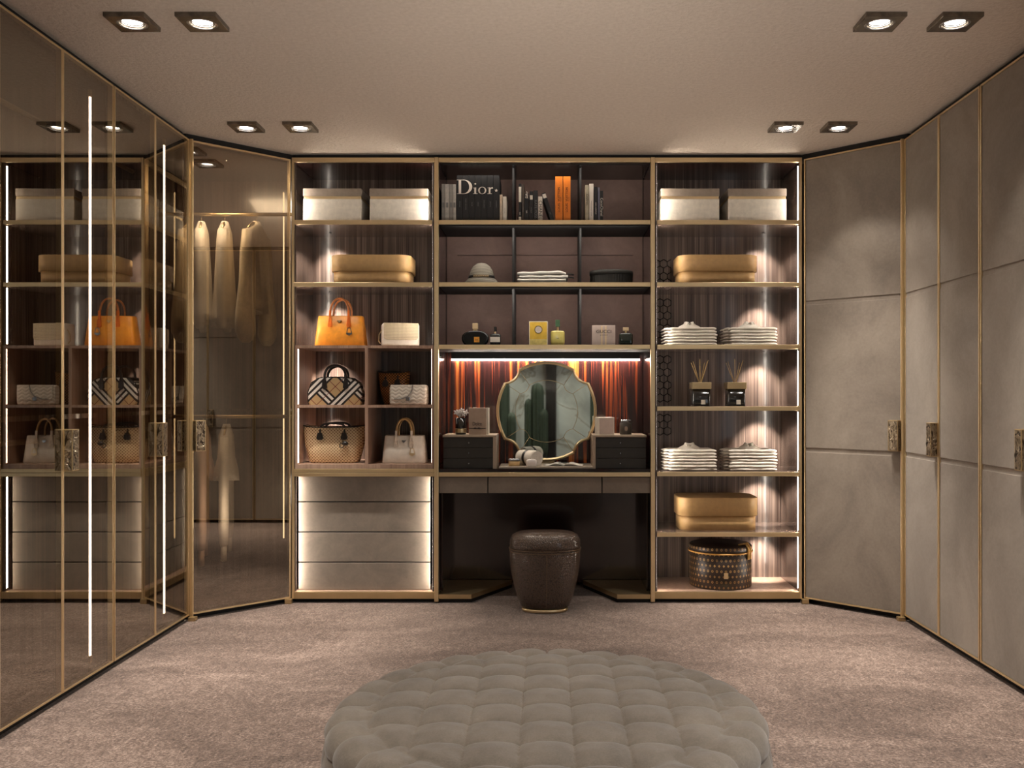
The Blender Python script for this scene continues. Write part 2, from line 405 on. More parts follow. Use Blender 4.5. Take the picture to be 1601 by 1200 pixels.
# black recessed shadow strips over the wardrobes and the shelving
struct(B(-1.50, 1.50, 5.53, 6.0, 2.612, H).build('trim_2', black_mat))
struct(B(-2.5, -1.965, 2.42, 5.06, 2.602, H).build('trim_3', black_mat))
struct(B(1.965, 2.5, 2.42, 5.06, 2.602, H).build('trim_4', black_mat))
for k, s in enumerate((-1, 1)):
    p = [(s*1.50, 5.535), (s*1.955, 5.08), (s*2.5, 5.08), (s*2.5, 6.0), (s*1.50, 6.0)]
    if s > 0: p = p[::-1]
    struct(MB().prism(p, 2.602, H).build('trim_%d' % (5+k), black_mat))
# ---------------------------------------------------------------- downlights
def downlight(label):
    t = thing('downlight', label, 'ceiling light', (0, 0, 0))
    a = .076; fr = MB(); n = 32
    R = .056; ringp = [(R*cos(2*pi*i/n), R*sin(2*pi*i/n)) for i in range(n)]
    sq = []
    for i in range(n):
        c, d = cos(2*pi*i/n), sin(2*pi*i/n); m = max(abs(c), abs(d)); sq.append((a*c/m, a*d/m))
    fr.loft([[(x, y, 0) for x, y in sq], [(x, y, -.016) for x, y in sq], [(x*.97, y*.97, -.018) for x, y in sq], [(x, y, -.018) for x, y in ringp], [(x*.97, y*.97, -.004) for x, y in ringp]], cap=False, smooth=False)
    fr.build('housing', plain_black_gloss, t)
    g = MB(); 
    for r0, z0, w in ((.054, -.016, .0035), (.044, -.011, .003)):
        g.loft([[(r*cos(2*pi*i/32), r*sin(2*pi*i/32), z) for i in range(32)] for r, z in ((r0, z0), (r0-w, z0-w), (r0-2*w, z0), (r0-w, z0+w), (r0, z0))], cap=False)
    g.build('chrome_ring', chrome, t)
    MB().lathe([(.001, -.0065), (.036, -.0065), (.036, -.003), (.001, -.003)], 32).build('lamp_lens', lampface, t)
    return t
plain_black_gloss = plain('black_chrome', (120, 112, 102), .25, .85, var=.2)
dl0 = downlight('downlight'); dl0.location = (DL[0][0], DL[0][1], H)
DLN = ['outermost ceiling downlight of the near row, beside the bronze glass wardrobes', 'inner ceiling downlight of the near row on the glass wardrobe side',
       'inner ceiling downlight of the near row on the leather door side', 'outermost ceiling downlight of the near row, beside the leather doors',
       'outermost ceiling downlight of the far row, beside the bronze glass corner door', 'inner ceiling downlight of the far row, before the handbag shelves',
       'inner ceiling downlight of the far row, before the folded shirt shelves', 'outermost ceiling downlight of the far row, before the leather corner door',
       'outer ceiling downlight overhead beside the glass wardrobes, out of the picture', 'inner ceiling downlight overhead on the glass wardrobe side, out of the picture',
       'inner ceiling downlight overhead on the leather door side, out of the picture', 'outer ceiling downlight overhead beside the leather doors, out of the picture',
       'lone ceiling downlight opposite the window', 'lone ceiling downlight beside the window', 'ceiling downlight over the cactus by the marble wall', 'ceiling downlight by the marble wall away from the tall cactus']
dl0['label'] = DLN[0]; dl0['group'] = 'square ceiling downlights'
for i in range(1, len(DL)): dup(dl0, (DL[i][0], DL[i][1], H), 0, DLN[i])

# ---------------------------------------------------------------- wardrobes
ZD0, ZD1 = .03, 2.60
def door(root, x0, x1, kind, hx):
    w = .009; d = MB()
    d.box(x0, x0+w, 0, .024, ZD0, ZD1); d.box(x1-w, x1, 0, .024, ZD0, ZD1)
    d.box(x0+w, x1-w, 0, .024, ZD0, ZD0+w); d.box(x0+w, x1-w, 0, .024, ZD1-w, ZD1)
    o = d.build('door', gold, root, bevel=.0012)
    if kind == 'glass': B(x0+w, x1-w, .0015, .0055, ZD0+w, ZD1-w).build('pane', glass_m, o)
    else:
        for a, b in ((ZD0+w, .888), (.912, 1.745), (1.769, ZD1-w)):
            B(x0+w+.001, x1-w-.001, .004, .02, a, b).build('leather_panel', leather, o, bevel=.002)
        B(x0+w, x1-w, .0085, .022, ZD0+w, ZD1-w).build('backing', leather, o)
    if hx is not None:
        hb = MB(); h0, h1 = hx
        hb.box(h0, h1, -.034, 0, .915, 1.082); hh = hb.build('handle', gold_dark, o, bevel=.001)
        # carved plates, relief as a height field
        pl = MB(); nx, nz = 10, 26; q = random.random()*9
        vs = []; fs = []
        for j in range(nz+1):
            for i in range(nx+1):
                u = i/nx; v = j/nz
                e = 0 if i in (0, nx) or j in (0, nz) else .0035*abs(noise.noise(Vector((abs(u-.5)*5+q, v*9, q))))*2
                vs.append((h0+.004+(h1-h0-.008)*u, -.0345-e, .919+.159*v))
        for j in range(nz):
            for i in range(nx): a = j*(nx+1)+i; fs.append((a, a+1, a+nx+2, a+nx+1))
        pl.add(vs, fs, True); sp = MB(); sp.v, sp.f, sp.s = pl.v, pl.f, pl.s
        for sx_ in (h0-.0006, h1+.0006): sp.box(min(sx_, sx_), sx_+.0001, -.031, -.003, .919, 1.078)
        sp.build('carved_plate', carved_m, o)
    return o
UW = .88
def wardrobe(label, loc, rz, kind, group, sx_=.73):
    t = thing('wardrobe', label, 'wardrobe', loc, rz, group)
    for x0, x1 in ((.004, .022), (UW-.022, UW-.004)): B(x0, x1, .03, .56, ZD0, ZD1).build('side_panel', walnut, t)
    B(.022, UW-.022, .545, .56, ZD0, ZD1).build('back_panel', walnut, t)
    B(.022, UW-.022, .03, .545, ZD1-.02, ZD1).build('top_panel', walnut, t)
    B(.022, UW-.022, .03, .545, ZD0, ZD0+.02).build('bottom_panel', walnut, t)
    B(.022, UW-.022, .06, .545, 1.12, 1.14).build('shelf', walnut, t)
    B(.0, UW, .03, .56, 0.0005, ZD0-.001).build('plinth', black_mat, t)
    for z in (2.42, 1.02): MB().tube([(.022, .3, z), (UW-.022, .3, z)], .012).build('hanging_rail', gold_dark, t)
    lr = kind == 'glass'
    hx = (UW/2+.006, UW/2+.062) if lr else (UW/2-.062, UW/2-.006)
    door(t, .002, UW/2-.001, kind, None if lr else hx); door(t, UW/2+.001, UW-.002, kind, hx if lr else None)
    if kind == 'glass':
        MB().box(sx_-.006, sx_+.006, .030, .036, .10, 2.50).build('light_strip', led_hi, t)
        MB().box(sx_-.008, sx_+.008, .028, .040, .07, .10).box(sx_-.008, sx_+.008, .028, .040, 2.50, 2.53).build('strip_holder', gold_dark, t)
    return t
GW = 'bronze glass wardrobes'; LW = 'taupe leather wardrobes'
wg = wardrobe('bronze glass two-door wardrobe next to the angled corner, far end of its row', (-1.93, 4.185, 0), pi/2, 'glass', GW, .625)
wg2 = wardrobe('bronze glass two-door wardrobe in the middle of its row', (-1.93, 3.30, 0), pi/2, 'glass', GW)
dup(wg2, (-1.93, 2.415, 0), pi/2, 'bronze glass two-door wardrobe at the camera end of its row')
wl = wardrobe('taupe leather two-door wardrobe next to the angled corner, far end of its row', (1.93, 5.065, 0), -pi/2, 'leather', LW)
dup(wl, (1.93, 4.18, 0), -pi/2, 'taupe leather two-door wardrobe in the middle of its row, cut by the photo edge')
dup(wl, (1.93, 3.295, 0), -pi/2, 'taupe leather two-door wardrobe at the camera end of its row')
# end return walls towards the camera
struct(B(-WX, -1.93, 2.34, 2.41, 0, H).build('trim_7', plaster)); struct(B(1.93, WX, 2.34, 2.41, 0, H).build('trim_8', plaster))
# corner wardrobes
DWID = sqrt(.433**2+.43**2)
def corner(s):
    glass = s < 0
    t = thing('corner_wardrobe', 'angled corner wardrobe with one bronze glass door and clothes hanging behind it' if glass else 'angled corner wardrobe with one taupe leather door and two horizontal seams', 'wardrobe', (s*1.93, 5.07, 0))
    def poly(a=0): return [(s*(1.505+a), 5.53+a), (s*1.96, 5.085+a), (s*2.49, 5.085+a), (s*2.49, 6.0), (s*(1.505+a), 6.0)]
    def pr(z0, z1, nm, m, pts=None):
        p = pts or poly()
        if s > 0: p = p[::-1]
        return MB().prism(p, z0, z1).build(nm, m, t, world=True)
    pr(ZD1-.02, ZD1, 'top_panel', walnut); pr(ZD0, ZD0+.02, 'bottom_panel', walnut); pr(.0005, ZD0-.001, 'plinth', black_mat, [(s*1.505, 5.56), (s*1.96, 5.105), (s*2.49, 5.105), (s*2.49, 6.0), (s*1.505, 6.0)])
    xs = sorted((s*2.475, s*2.49)); B(xs[0], xs[1], 5.085, 5.985, ZD0+.02, ZD1-.02).build('side_panel', walnut, t, world=True)
    xs = sorted((s*1.505, s*2.49)); B(xs[0], xs[1], 5.985, 6.0, ZD0+.02, ZD1-.02).build('back_panel', walnut, t, world=True)
    # corner posts, gold with a dark joint
    xs = sorted((s*1.915, s*1.932)); po = B(xs[0], xs[1], 5.068, 5.082, .012, ZD1+.004)
    po.build('corner_post', gold, t, world=True, bevel=.002)
    xs = sorted((s*1.894, s*1.934)); B(xs[0], xs[1], 5.05, 5.085, .001, .022).build('corner_foot', gold_dark, t, world=True, bevel=.002)
    xs = sorted((s*1.49, s*1.53)); B(xs[0], xs[1], 5.468, 5.50, .001, .028).build('corner_foot', gold_dark, t, world=True, bevel=.002)
    # door: parent local frame is the corner itself, so build the door in its own frame and bake it
    d0 = bpy.data.objects.new('tmp', None)
    if glass: T = Matrix.Translation((-1.93, 5.07, 0)) @ Matrix.Rotation(math.atan2(.43, .433), 4, 'Z'); hx = (.018, .074)
    else: T = Matrix.Translation((1.497, 5.5, 0)) @ Matrix.Rotation(-math.atan2(.43, .433), 4, 'Z'); hx = (DWID-.074, DWID-.018)
    bpy.data.objects.remove(d0)
    MWs = MW[t]; before = set(COL.objects)
    o = door(t, .012, DWID-.006, 'glass' if glass else 'leather', hx)
    X = MWs.inverted() @ T
    for q in COL.objects:
        if q not in before and q.type == 'MESH': q.data.transform(X)
    return t
cg = corner(-1); cr = corner(1)
for (x, y, z0, z1) in ((-1.60, 5.70, .35, 2.45),):
    B(x-.003, x+.003, y-.004, y+.004, z0, z1).build('light_strip', emit('dim_led', (1, .78, .5), 3.0), cg, world=True)
MB().tube([(-2.475, 5.62, 2.30), (-1.51, 5.62, 2.30)], .011).build('hanging_rail', gold_dark, cg, world=True)
MB().tube([(-2.475, 5.62, 1.09), (-1.51, 5.62, 1.09)], .011).build('hanging_rail', gold_dark, cg, world=True)
MB().prism([(-1.53, 5.78), (-2.475, 5.78), (-2.475, 5.985), (-1.53, 5.985)][::-1], 1.12, 1.135).build('shelf', walnut, cg, world=True)
lamp('corner_wardrobe_fill', 'AREA', (-1.93, 5.36, 2.56), (.25, 0, 0), 12, (1, .85, .66), size=.3)  # unseen fill lamps added inside to brighten the hanging clothes
lamp('corner_wardrobe_fill', 'AREA', (-1.78, 5.32, .55), (pi/2+.1, 0, .5), .5, (1, .88, .74), size=.2)

# ---------------------------------------------------------------- back wall units
X0, X1, X2, X3, X4, X5 = XP(456), XP(679), XP(686), XP(1017), XP(1024), XP(1254)
YB1 = 5.955
TOPZ = 2.612
def shelf(root, x0, x1, zt, th=.024, y0=5.5, yb=YB1, m=walnut):
    s = B(x0, x1, y0+.012, yb, zt-th, zt-.0005).build('shelf', m, root, world=True)
    B(x0, x1, y0, y0+.012, zt-th-.001, zt).build('shelf_edge', gold, s, world=True, bevel=.0015); return s
def strip(root, x, zs, ydir=1, lw=.0016):
    lp = x+(.0008 if ydir > 0 else -.0008); B(lp-.0016, lp+lw, 5.5208, 5.529, .066, TOPZ-.03).build('strip_lip', walnut, root, world=True)
    for z0, z1 in zs: B(x-.001, x+.001, 5.530, 5.545, z0, z1).build('light_strip', led_m, root, world=True)
SEG = [(.08, .74), (.80, 1.85), (1.89, 2.215), (2.25, 2.575)]
def bay(label, xa, xb, outer):
    t = thing('shelving_unit', label, 'shelving', ((xa+xb)/2, 5.5, 0), 0, 'side shelving units of the dressing wall')
    # outer gold stile / inner side faces
    xo = xa if outer < 0 else xb
    st = sorted((xo, xo - outer*.013)); B(st[0], st[1], 5.5, 5.52, .024, TOPZ).build('stile', gold, t, world=True, bevel=.0015)
    B(xa+(.0 if outer < 0 else .001), xa+.012, 5.5205, YB1, .03, TOPZ-.03).build('side_panel', walnut, t, world=True)
    B(xb-.012, xb-(.0 if outer > 0 else .001), 5.5205, YB1, .03, TOPZ-.03).build('side_panel', walnut, t, world=True)
    B(xa, xb, YB1, YB1+.015, .03, TOPZ-.001).build('back_panel', walnut, t, world=True)
    e = .013 if outer < 0 else 0; f = .013 if outer > 0 else 0
    tp = B(xa+.012, xb-.012, 5.52, YB1, TOPZ-.028, TOPZ-.001).build('top_panel', ebony, t, world=True)
    B(xa+e, xb-f, 5.5, 5.52, TOPZ-.027, TOPZ).build('top_rail', gold, t, world=True, bevel=.0015)
    bp = B(xa+.012, xb-.012, 5.52, YB1, .03, .0635).build('bottom_panel', walnut_l, t, world=True)
    B(xa+e, xb-f, 5.5, 5.52, .024, .064).build('bottom_rail', gold_dark, t, world=True, bevel=.0015)
    B(xa, xb, 5.54, YB1, .0005, .0235).build('plinth', black_mat, t, world=True)
    return t
tl = bay('shelving unit with handbags over four taupe drawers, beside the glass corner door', X0, X1, -1)
tr = bay('shelving unit with folded shirts and reed diffusers, beside the leather corner door', X4, X5, 1)
for t, xa, xb in ((tl, X0, X1), (tr, X4, X5)):
    for z in (2.245, 1.880): shelf(t, xa+.013, xb-.013, z)
for z in (1.514, 1.152, .768, .413): shelf(tr, X4+.013, X5-.013, z)
strip(tr, X5-.0132, [(.08, .38), (.42, .735), (.775, 1.12), (1.158, 1.48), (1.52, 1.85), (1.885, 2.215), (2.25, 2.57)], -1)
strip(tr, X4+.0132, [(.08, .38), (.42, .735), (.775, 1.12), (1.158, 1.48), (1.52, 1.85), (1.885, 2.215), (2.25, 2.57)])
strip(tl, X0+.0132, [(.08, .735), (1.52, 1.85), (1.885, 2.215), (2.25, 2.57)], 1, .0065)
strip(tl, X1-.0132, [(.08, .735), (1.52, 1.85), (1.885, 2.215), (2.25, 2.57)], -1)
# cubby box with four compartments
cb = MB(); ca, cbx = XP(460.5), XP(679)-.003
cub = B(ca, cbx, 5.512, YB1, 1.495, 1.511).build('cubby_top', walnut_l, tl, world=True)
for a, b in ((ca, ca+.014), (cbx-.014, cbx)): B(a, b, 5.512, YB1, .812, 1.495).build('cubby_side', walnut_l, tl, world=True)
B(ca+.014, cbx-.014, 5.512, YB1, 1.145, 1.160).build('cubby_shelf', walnut_l, tl, world=True)
B(XP(570), XP(575), 5.512, YB1, 1.160, 1.495).build('cubby_divider', walnut_l, tl, world=True)
B(XP(570), XP(575), 5.512, YB1, .812, 1.145).build('cubby_divider', walnut_l, tl, world=True)
B(ca, cbx, 5.512, YB1, .787, .812).build('cubby_base', walnut_l, tl, world=True)
ct = B(X0+.013, X1-.001, 5.512, YB1, .742, .786).build('counter', walnut, tl, world=True)
B(X0+.013, X1-.001, 5.494, 5.512, .742, .7625).build('counter_edge', gold, ct, world=True, bevel=.001); B(X0+.013, X1-.001, 5.494, 5.512, .7645, .786).build('counter_edge', gold, ct, world=True, bevel=.001)
# small recessed spots under the shelves of the side units (they draw the scallops on the back panels)
for t, px, zs in ((tl, 522, (2.219, 1.854, 1.494, 1.143)), (tr, 1188, (2.219, 1.854, 1.488, 1.126, .742, .387))):
    for z in zs:
        x = XP(px, 5.9); MB().lathe([(.001, z-.002), (.010, z-.002), (.010, z), (.001, z)], 16, x, 5.80).build('puck_light', silver, t, world=True)
        lamp('puck_beam', 'SPOT', (x, 5.80, z-.012), (math.radians(28), 0, 0), 20.0, (1, .9, .8), spot_size=math.radians(80), spot_blend=.8, shadow_soft_size=.012)
for x, s_ in ((ca+.0152, 1), (cbx-.0152, -1)):
    for z0_, z1_ in ((.82, 1.14), (1.165, 1.49)): B(x-.001, x+.001, 5.525, 5.531, z0_, z1_).build('light_strip', led_soft, tl, world=True)
# drawers
dx0, dx1 = XP(466.5, 5.56), XP(675.5, 5.56)-.012
for a, b in ((.0655, .225), (.231, .404), (.410, .583), (.589, .738)):
    dr = B(dx0, dx1, 5.562, 5.58, a, b).build('drawer', leather_dr, tl, world=True, bevel=.003)
    B(dx0+.01, dx1-.01, 5.58, YB1-.02, a+.005, b-.01).build('drawer_box', black_mat, dr, world=True)
# raised hexagon lines standing in for a reflection on the shirt unit back panel
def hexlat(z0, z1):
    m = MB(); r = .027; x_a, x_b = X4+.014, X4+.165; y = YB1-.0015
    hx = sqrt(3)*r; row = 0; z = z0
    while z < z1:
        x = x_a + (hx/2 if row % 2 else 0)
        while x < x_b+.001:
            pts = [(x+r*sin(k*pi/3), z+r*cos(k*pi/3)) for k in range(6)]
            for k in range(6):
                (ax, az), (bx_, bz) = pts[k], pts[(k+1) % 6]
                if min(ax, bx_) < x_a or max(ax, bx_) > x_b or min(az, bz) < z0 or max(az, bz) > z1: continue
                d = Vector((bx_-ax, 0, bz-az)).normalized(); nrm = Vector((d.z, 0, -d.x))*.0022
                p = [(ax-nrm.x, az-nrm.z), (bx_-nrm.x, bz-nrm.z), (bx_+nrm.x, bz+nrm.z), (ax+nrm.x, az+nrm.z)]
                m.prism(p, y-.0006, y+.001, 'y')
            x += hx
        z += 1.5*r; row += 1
    o = m.build('hexagon_reflection', black_lac, tr, world=True); o['kind'] = 'stuff'
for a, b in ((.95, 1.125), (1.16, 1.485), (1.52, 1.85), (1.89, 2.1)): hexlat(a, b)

# ---------------------------------------------------------------- vanity unit
tv = thing('vanity_unit', 'dark vanity unit with book shelves and a knee space between both shelving units', 'vanity', (0, 5.5, 0))
for a, b in ((X1, X2), (X3, X4)): B(a+.0005, b-.0005, 5.49, 5.52, .008, TOPZ).build('stile', gold, tv, world=True, bevel=.003)
for a, b in ((X1+.002, X1+.024), (X4-.024, X4-.002)): B(a, b, 5.5205, YB1, .03, TOPZ-.03).build('side_panel', ebony, tv, world=True)
B(X2, X3, 5.5, 5.52, TOPZ-.027, TOPZ).build('top_rail', gold, tv, world=True, bevel=.0015)
B(X2, X3, 5.52, YB1, TOPZ-.028, TOPZ-.001).build('top_panel', black_lac, tv, world=True)
for z in (2.245, 1.880, 1.514): shelf(tv, X2, X3, z, m=black_mat)
B(X2, X3, YB1-.005, YB1+.01, 1.514, TOPZ-.028).build('back_panel', mauve, tv, world=True)
for a, b in ((2.246, 2.58), (1.881, 2.22), (1.515, 1.855)):
    for px in (802.5, 907.5): B(XP(px, 5.62)-.006, XP(px, 5.62)+.006, 5.62, YB1-.006, a, b).build('partition', black_mat, tv, world=True)
B(XP(714, 5.9), XP(990, 5.9), YB1-.02, YB1-.006, 2.105, 2.112).build('reflection_line', mauve, tv, world=True)  # thin rail shaped as a reflected light line on the back panel
B(X2, X3, YB1-.005, YB1+.01, .79, 1.489).build('tiger_eye_panel', tiger_m, tv, world=True)
B(XP(706, 5.93), XP(1000, 5.93), YB1-.035, YB1-.006, 1.447, 1.489).build('light_pelmet', black_mat, tv, world=True)
B(XP(706, 5.93), XP(1000, 5.93), YB1-.033, YB1-.010, 1.438, 1.4465).build('light_strip', led_m, tv, world=True)
lamp('vanity_light', 'AREA', (0, YB1-.06, 1.43), (math.radians(-14), 0, 0), 5.5, (1, .84, .66), shape='RECTANGLE', size=1.05, size_y=.02)
vc = B(X2, X3, 5.505, YB1, .742, .785).build('counter', ebony, tv, world=True)
B(X2, X3, 5.492, 5.505, .741, .766).build('counter_edge', gold, vc, world=True, bevel=.0015)
for a, b in ((686, 762.2), (763.4, 940.6), (941.8, 1017)):
    d = B(XP(a)+.001, XP(b)-.001, 5.503, 5.525, .644, .7385).build('drawer', leather_dr, tv, world=True, bevel=.002)
    B(XP(a)+.01, XP(b)-.01, 5.525, YB1-.02, .65, .73).build('drawer_box', black_mat, d, world=True)
# knee space: chamfered dark side cheeks with a gold foot line
B(X2, X3, YB1-.005, YB1+.01, .03, .735).build('knee_back_panel', ebony, tv, world=True)
xa, xb = XP(737), XP(965)
for s_ in (0, 1):
    e = X2 if s_ == 0 else X3; a = xa if s_ == 0 else xb; c = XP(800, 5.9) if s_ == 0 else XP(912, 5.9)
    pts = [(e, 5.5), (a, 5.5), (c, 5.92), (c, 5.94), (e, 5.94)]
    if s_: pts = pts[::-1]
    MB().prism(pts, .024, .05).build('foot_rail', gold_dark, tv, world=True)
    pp = [(x*1.0, y+.02) for x, y in pts[:]]; MB().prism([(x, min(y, 5.945)) for x, y in pp], .0005, .0235).build('plinth', black_mat, tv, world=True)
    q = [(e, 5.6), (e + (.012 if s_ == 0 else -.012), 5.6), (e + (.012 if s_ == 0 else -.012), 5.945), (e, 5.945)]
    if s_: q = q[::-1]
    MB().prism(q, .05, .64).build('knee_side_panel', ebony, tv, world=True)
for zt_, pw in ((2.58, 1.6), (2.219, 2.3), (1.854, 2.6)):  # front fill lamps added under the shelves, behind an unlit channel
    B(X2+.02, X3-.02, 5.522, 5.530, zt_-.004, zt_).build('fill_channel', black_mat, tv, world=True)
    lamp('shelf_fill', 'AREA', (0, 5.535, zt_-.006), (math.radians(38), 0, 0), pw, (1, .92, .82), shape='RECTANGLE', size=1.1, size_y=.012)
lamp('shelf_fill', 'AREA', (0, 5.535, 1.478), (math.radians(20), 0, 0), 1.3, (1, .92, .82), shape='RECTANGLE', size=1.1, size_y=.012)  # unseen fill lamp added to brighten the vanity top
# vanity drawer chests
def chest(x0, x1, shell_side, label):
    t = thing('jewellery_chest', label, 'chest', ((x0+x1)/2, 5.53, .785), 0, 'small drawer chests on the vanity')
    z0, z1 = .785, ZP(680, 5.53)
    s = MB(); s.box(x0, x1, 5.53, 5.82, z1-.012, z1)
    if shell_side > 0: s.box(x1-.020, x1, 5.53, 5.82, z0, z1-.012); xa_, xb_ = x0+.004, x1-.021
    else: s.box(x0, x0+.016, 5.53, 5.82, z0, z1-.012); xa_, xb_ = x0+.017, x1-.004
    s.build('shell', plain_beige_lac, t, world=True, bevel=.001)
    B(xa_, xb_, 5.55, 5.815, z0, z1-.0125).build('body', black_mat, t, world=True)
    h = (z1-.014-z0)/3
    for k in range(3):
        d = B(xa_, xb_, 5.535, 5.55, z0+k*h+.001, z0+(k+1)*h-.001).build('drawer', charcoal_dr, t, world=True, bevel=.001)
        kx = XP(733, 5.53) if shell_side > 0 else XP(970, 5.53)
        MB().tube([(kx, 5.535, z0+(k+.5)*h), (kx, 5.527, z0+(k+.5)*h)], .004).build('knob', silver, d, world=True)
    return z1
plain_beige_lac = plain('beige_lacquer', (176, 158, 138), .4, var=.04); charcoal_dr = plain('charcoal_drawer', (46, 43, 38), .5, var=.08)
ZC = chest(XP(692, 5.53), XP(776, 5.53), 1, 'three-drawer jewellery chest under the vase and ribboned perfume box')
chest(XP(927, 5.53), XP(1011, 5.53), -1, 'three-drawer jewellery chest under the white cube box and patterned jar')
# ---------------------------------------------------------------- mirror
mt = thing('vanity_mirror', 'gold framed scalloped mirror hanging before the red striped veneer', 'mirror', (XP(854.5, 5.84), 5.84, ZP(642.5, 5.84)))
def quat(s):
    pts = []
    def seg(p, q, bulge, n=12):
        (x0, y0), (x1, y1) = p, q; mx, my = (x0+x1)/2, (y0+y1)/2; dx, dy = x1-x0, y1-y0; L = sqrt(dx*dx+dy*dy)
        for i in range(n):
            t = i/n; o = 4*t*(1-t)*bulge; pts.append((x0+dx*t + dy/L*o, y0+dy*t - dx/L*o))
    T = (43.5, 66); R = (66.5, 44.5)
    c = [((T[0], T[1]), (R[0], R[1]), -5.5), ((R[0], R[1]), (R[0], -R[1]), -12), ((R[0], -R[1]), (T[0], -T[1]), -5.5), ((T[0], -T[1]), (-T[0], -T[1]), -12),
         ((-T[0], -T[1]), (-R[0], -R[1]), -5.5), ((-R[0], -R[1]), (-R[0], R[1]), -12), ((-R[0], R[1]), (-T[0], T[1]), -5.5), ((-T[0], T[1]), (T[0], T[1]), -12)]
    for k, (p, q, b) in enumerate(c): seg(p, q, b if k % 2 else -b)
    return [(x*s*5.84/F, y*s*5.84/F) for x, y in pts]
qo, qi, qm = quat(1.0), quat(.943), quat(.968)
MB().prism(qo[::-1], .012, .03, 'y').build('backing', black_mat, mt)
fm = MB(); fm.loft([[(x, y_, z) for x, z in q] for q, y_ in ((qo, .012), (qo, -.008), (qm, -.012), (qi, -.006), (qi, .012))], cap=False, smooth=False)
fm.build('frame', gold, mt)
MB().prism(quat(.955)[::-1], .000, .006, 'y').build('mirror_glass', mirror_m, mt)
ln = MB(); q6 = quat(.62); ln.tube([(x, -.001, z) for x, z in q6+[q6[0]]], .0014, 5)
for k in (0, 12, 24, 36, 48, 60, 72, 84): ln.tube([(q6[k][0], -.001, q6[k][1]), (qi[k][0], -.001, qi[k][1])], .0014, 5)
ln.build('engraved_lines', gold_dark, mt)
# stand foot behind the mirror down to the counter
zc_ = ZP(642.5, 5.84); B(-.05, .05, .006, .02, .786-zc_, -.25).build('easel_foot', gold_dark, mt)

# ---------------------------------------------------------------- boxes
YS = 5.57
def lidbox(x0, x1, z0, z1, zl, label, sidepx=0):
    t = thing('storage_box', label, 'box', ((x0+x1)/2, YS, z0), 0, 'pearl storage boxes on the top shelves')
    w = (x1-x0)/2
    B(-w, w, 0, .34, 0, zl-.016-z0).build('body', box_white, t, bevel=.003)
    B(-w+.003, w-.003, .003, .337, zl-.016-z0, zl-z0).build('gold_band', gold, t)
    B(-w-.001, w+.001, -.001, .341, zl-z0, z1-z0).build('lid', box_lid, t, bevel=.003)
    return t
zt = ZP(294.5, YS); zl = ZP(306.5, YS)
b0 = lidbox(XP(474, YS), XP(565, YS), 2.245, zt, zl, 'pearl storage box with grey lid over the handbags, nearer the glass corner door')
dup(b0, (XP(623.5, YS), YS, 2.245), 0, 'pearl storage box with grey lid over the handbags, nearer the books')
dup(b0, (XP(1079, YS), YS, 2.245), 0, 'pearl storage box with grey lid over the shirts, nearer the books')
dup(b0, (XP(1184, YS), YS, 2.245), 0, 'pearl storage box with grey lid over the shirts, nearer the leather corner door')
def roundbox(xc, w, z0, h, label, hl=.5):
    t = thing('storage_box', label, 'box', (xc, YS, z0), 0, 'camel storage boxes with rounded corners')
    MB().prism(rrect(-w+.011, w-.011, .011, .295, .066), 0, h*(1-hl)+.004, smooth=True).build('body', gold_box, t)
    r = [[(x*k if k != 1 else x, y, z) for x, y in rrect(-w+i, w-i, i, .306-i, .074-i)] for z, i, k in ((h*(1-hl), 0, 1), (h-.006, 0, 1), (h-.0015, .0018, 1), (h, .006, 1))]
    MB().loft(r).build('lid', gold_box, t); return t
wg_ = (641-515)/2*YS/F
roundbox(XP(578, YS), wg_, 1.880, ZP(397.5, YS)-1.88, 'camel storage box with rounded corners standing above the orange handbag', .56)
roundbox(XP(1124, YS), wg_, 1.880, ZP(397.5, YS)-1.88, 'camel storage box with rounded corners above the upper shirt stacks', .56)
roundbox(XP(1125, YS), wg_, .413, ZP(779, YS)-.413+.004, 'camel storage box with rounded corners below the lower shirt stacks', .56)
# round monogram box
t = thing('hat_box', 'round brown monogram hat box with tan strap on the lowest shelf', 'hat box', (XP(1126, 5.72), 5.72, .064))
R = (1174-1078)/2*5.72/F; hh = ZP(862, 5.72-R)-.064
MB().lathe([(R-.008, 0), (R, .006), (R, hh-.02), (R-.004, hh-.018)], 48).build('body', mono_m, t)
MB().lathe([(R+.002, hh-.018), (R+.003, hh+.012), (R-.006, hh+.022), (.002, hh+.026)], 48).build('lid', mono_m, t)
pr = [( (R+.005)*cos(2*pi*i/48), (R+.005)*sin(2*pi*i/48), hh-.018) for i in range(49)]
MB().tube(pr, .0045, 6).build('tan_piping', plain('tan_trim', (222, 168, 92), .5), t)
sr = plain('tan_strap', (216, 172, 98), .5)
s = MB()
for a in (-.75, -.62):
    p = [((R+.008)*cos(a), (R+.008)*sin(a), hh-.055), ((R+.009)*cos(a), (R+.009)*sin(a), hh+.01), ((R-.01)*cos(a), (R-.01)*sin(a), hh+.036), ((R-.05)*cos(a-.1), (R-.05)*sin(a-.1), hh+.026)]
    s.tube(p, .007, 6)
s.build('strap', sr, t); s = MB(); s.box(-.012, .012, -R-.003, -R-.001, .07, .105); s.x = None
s.build('clasp', gold, t)

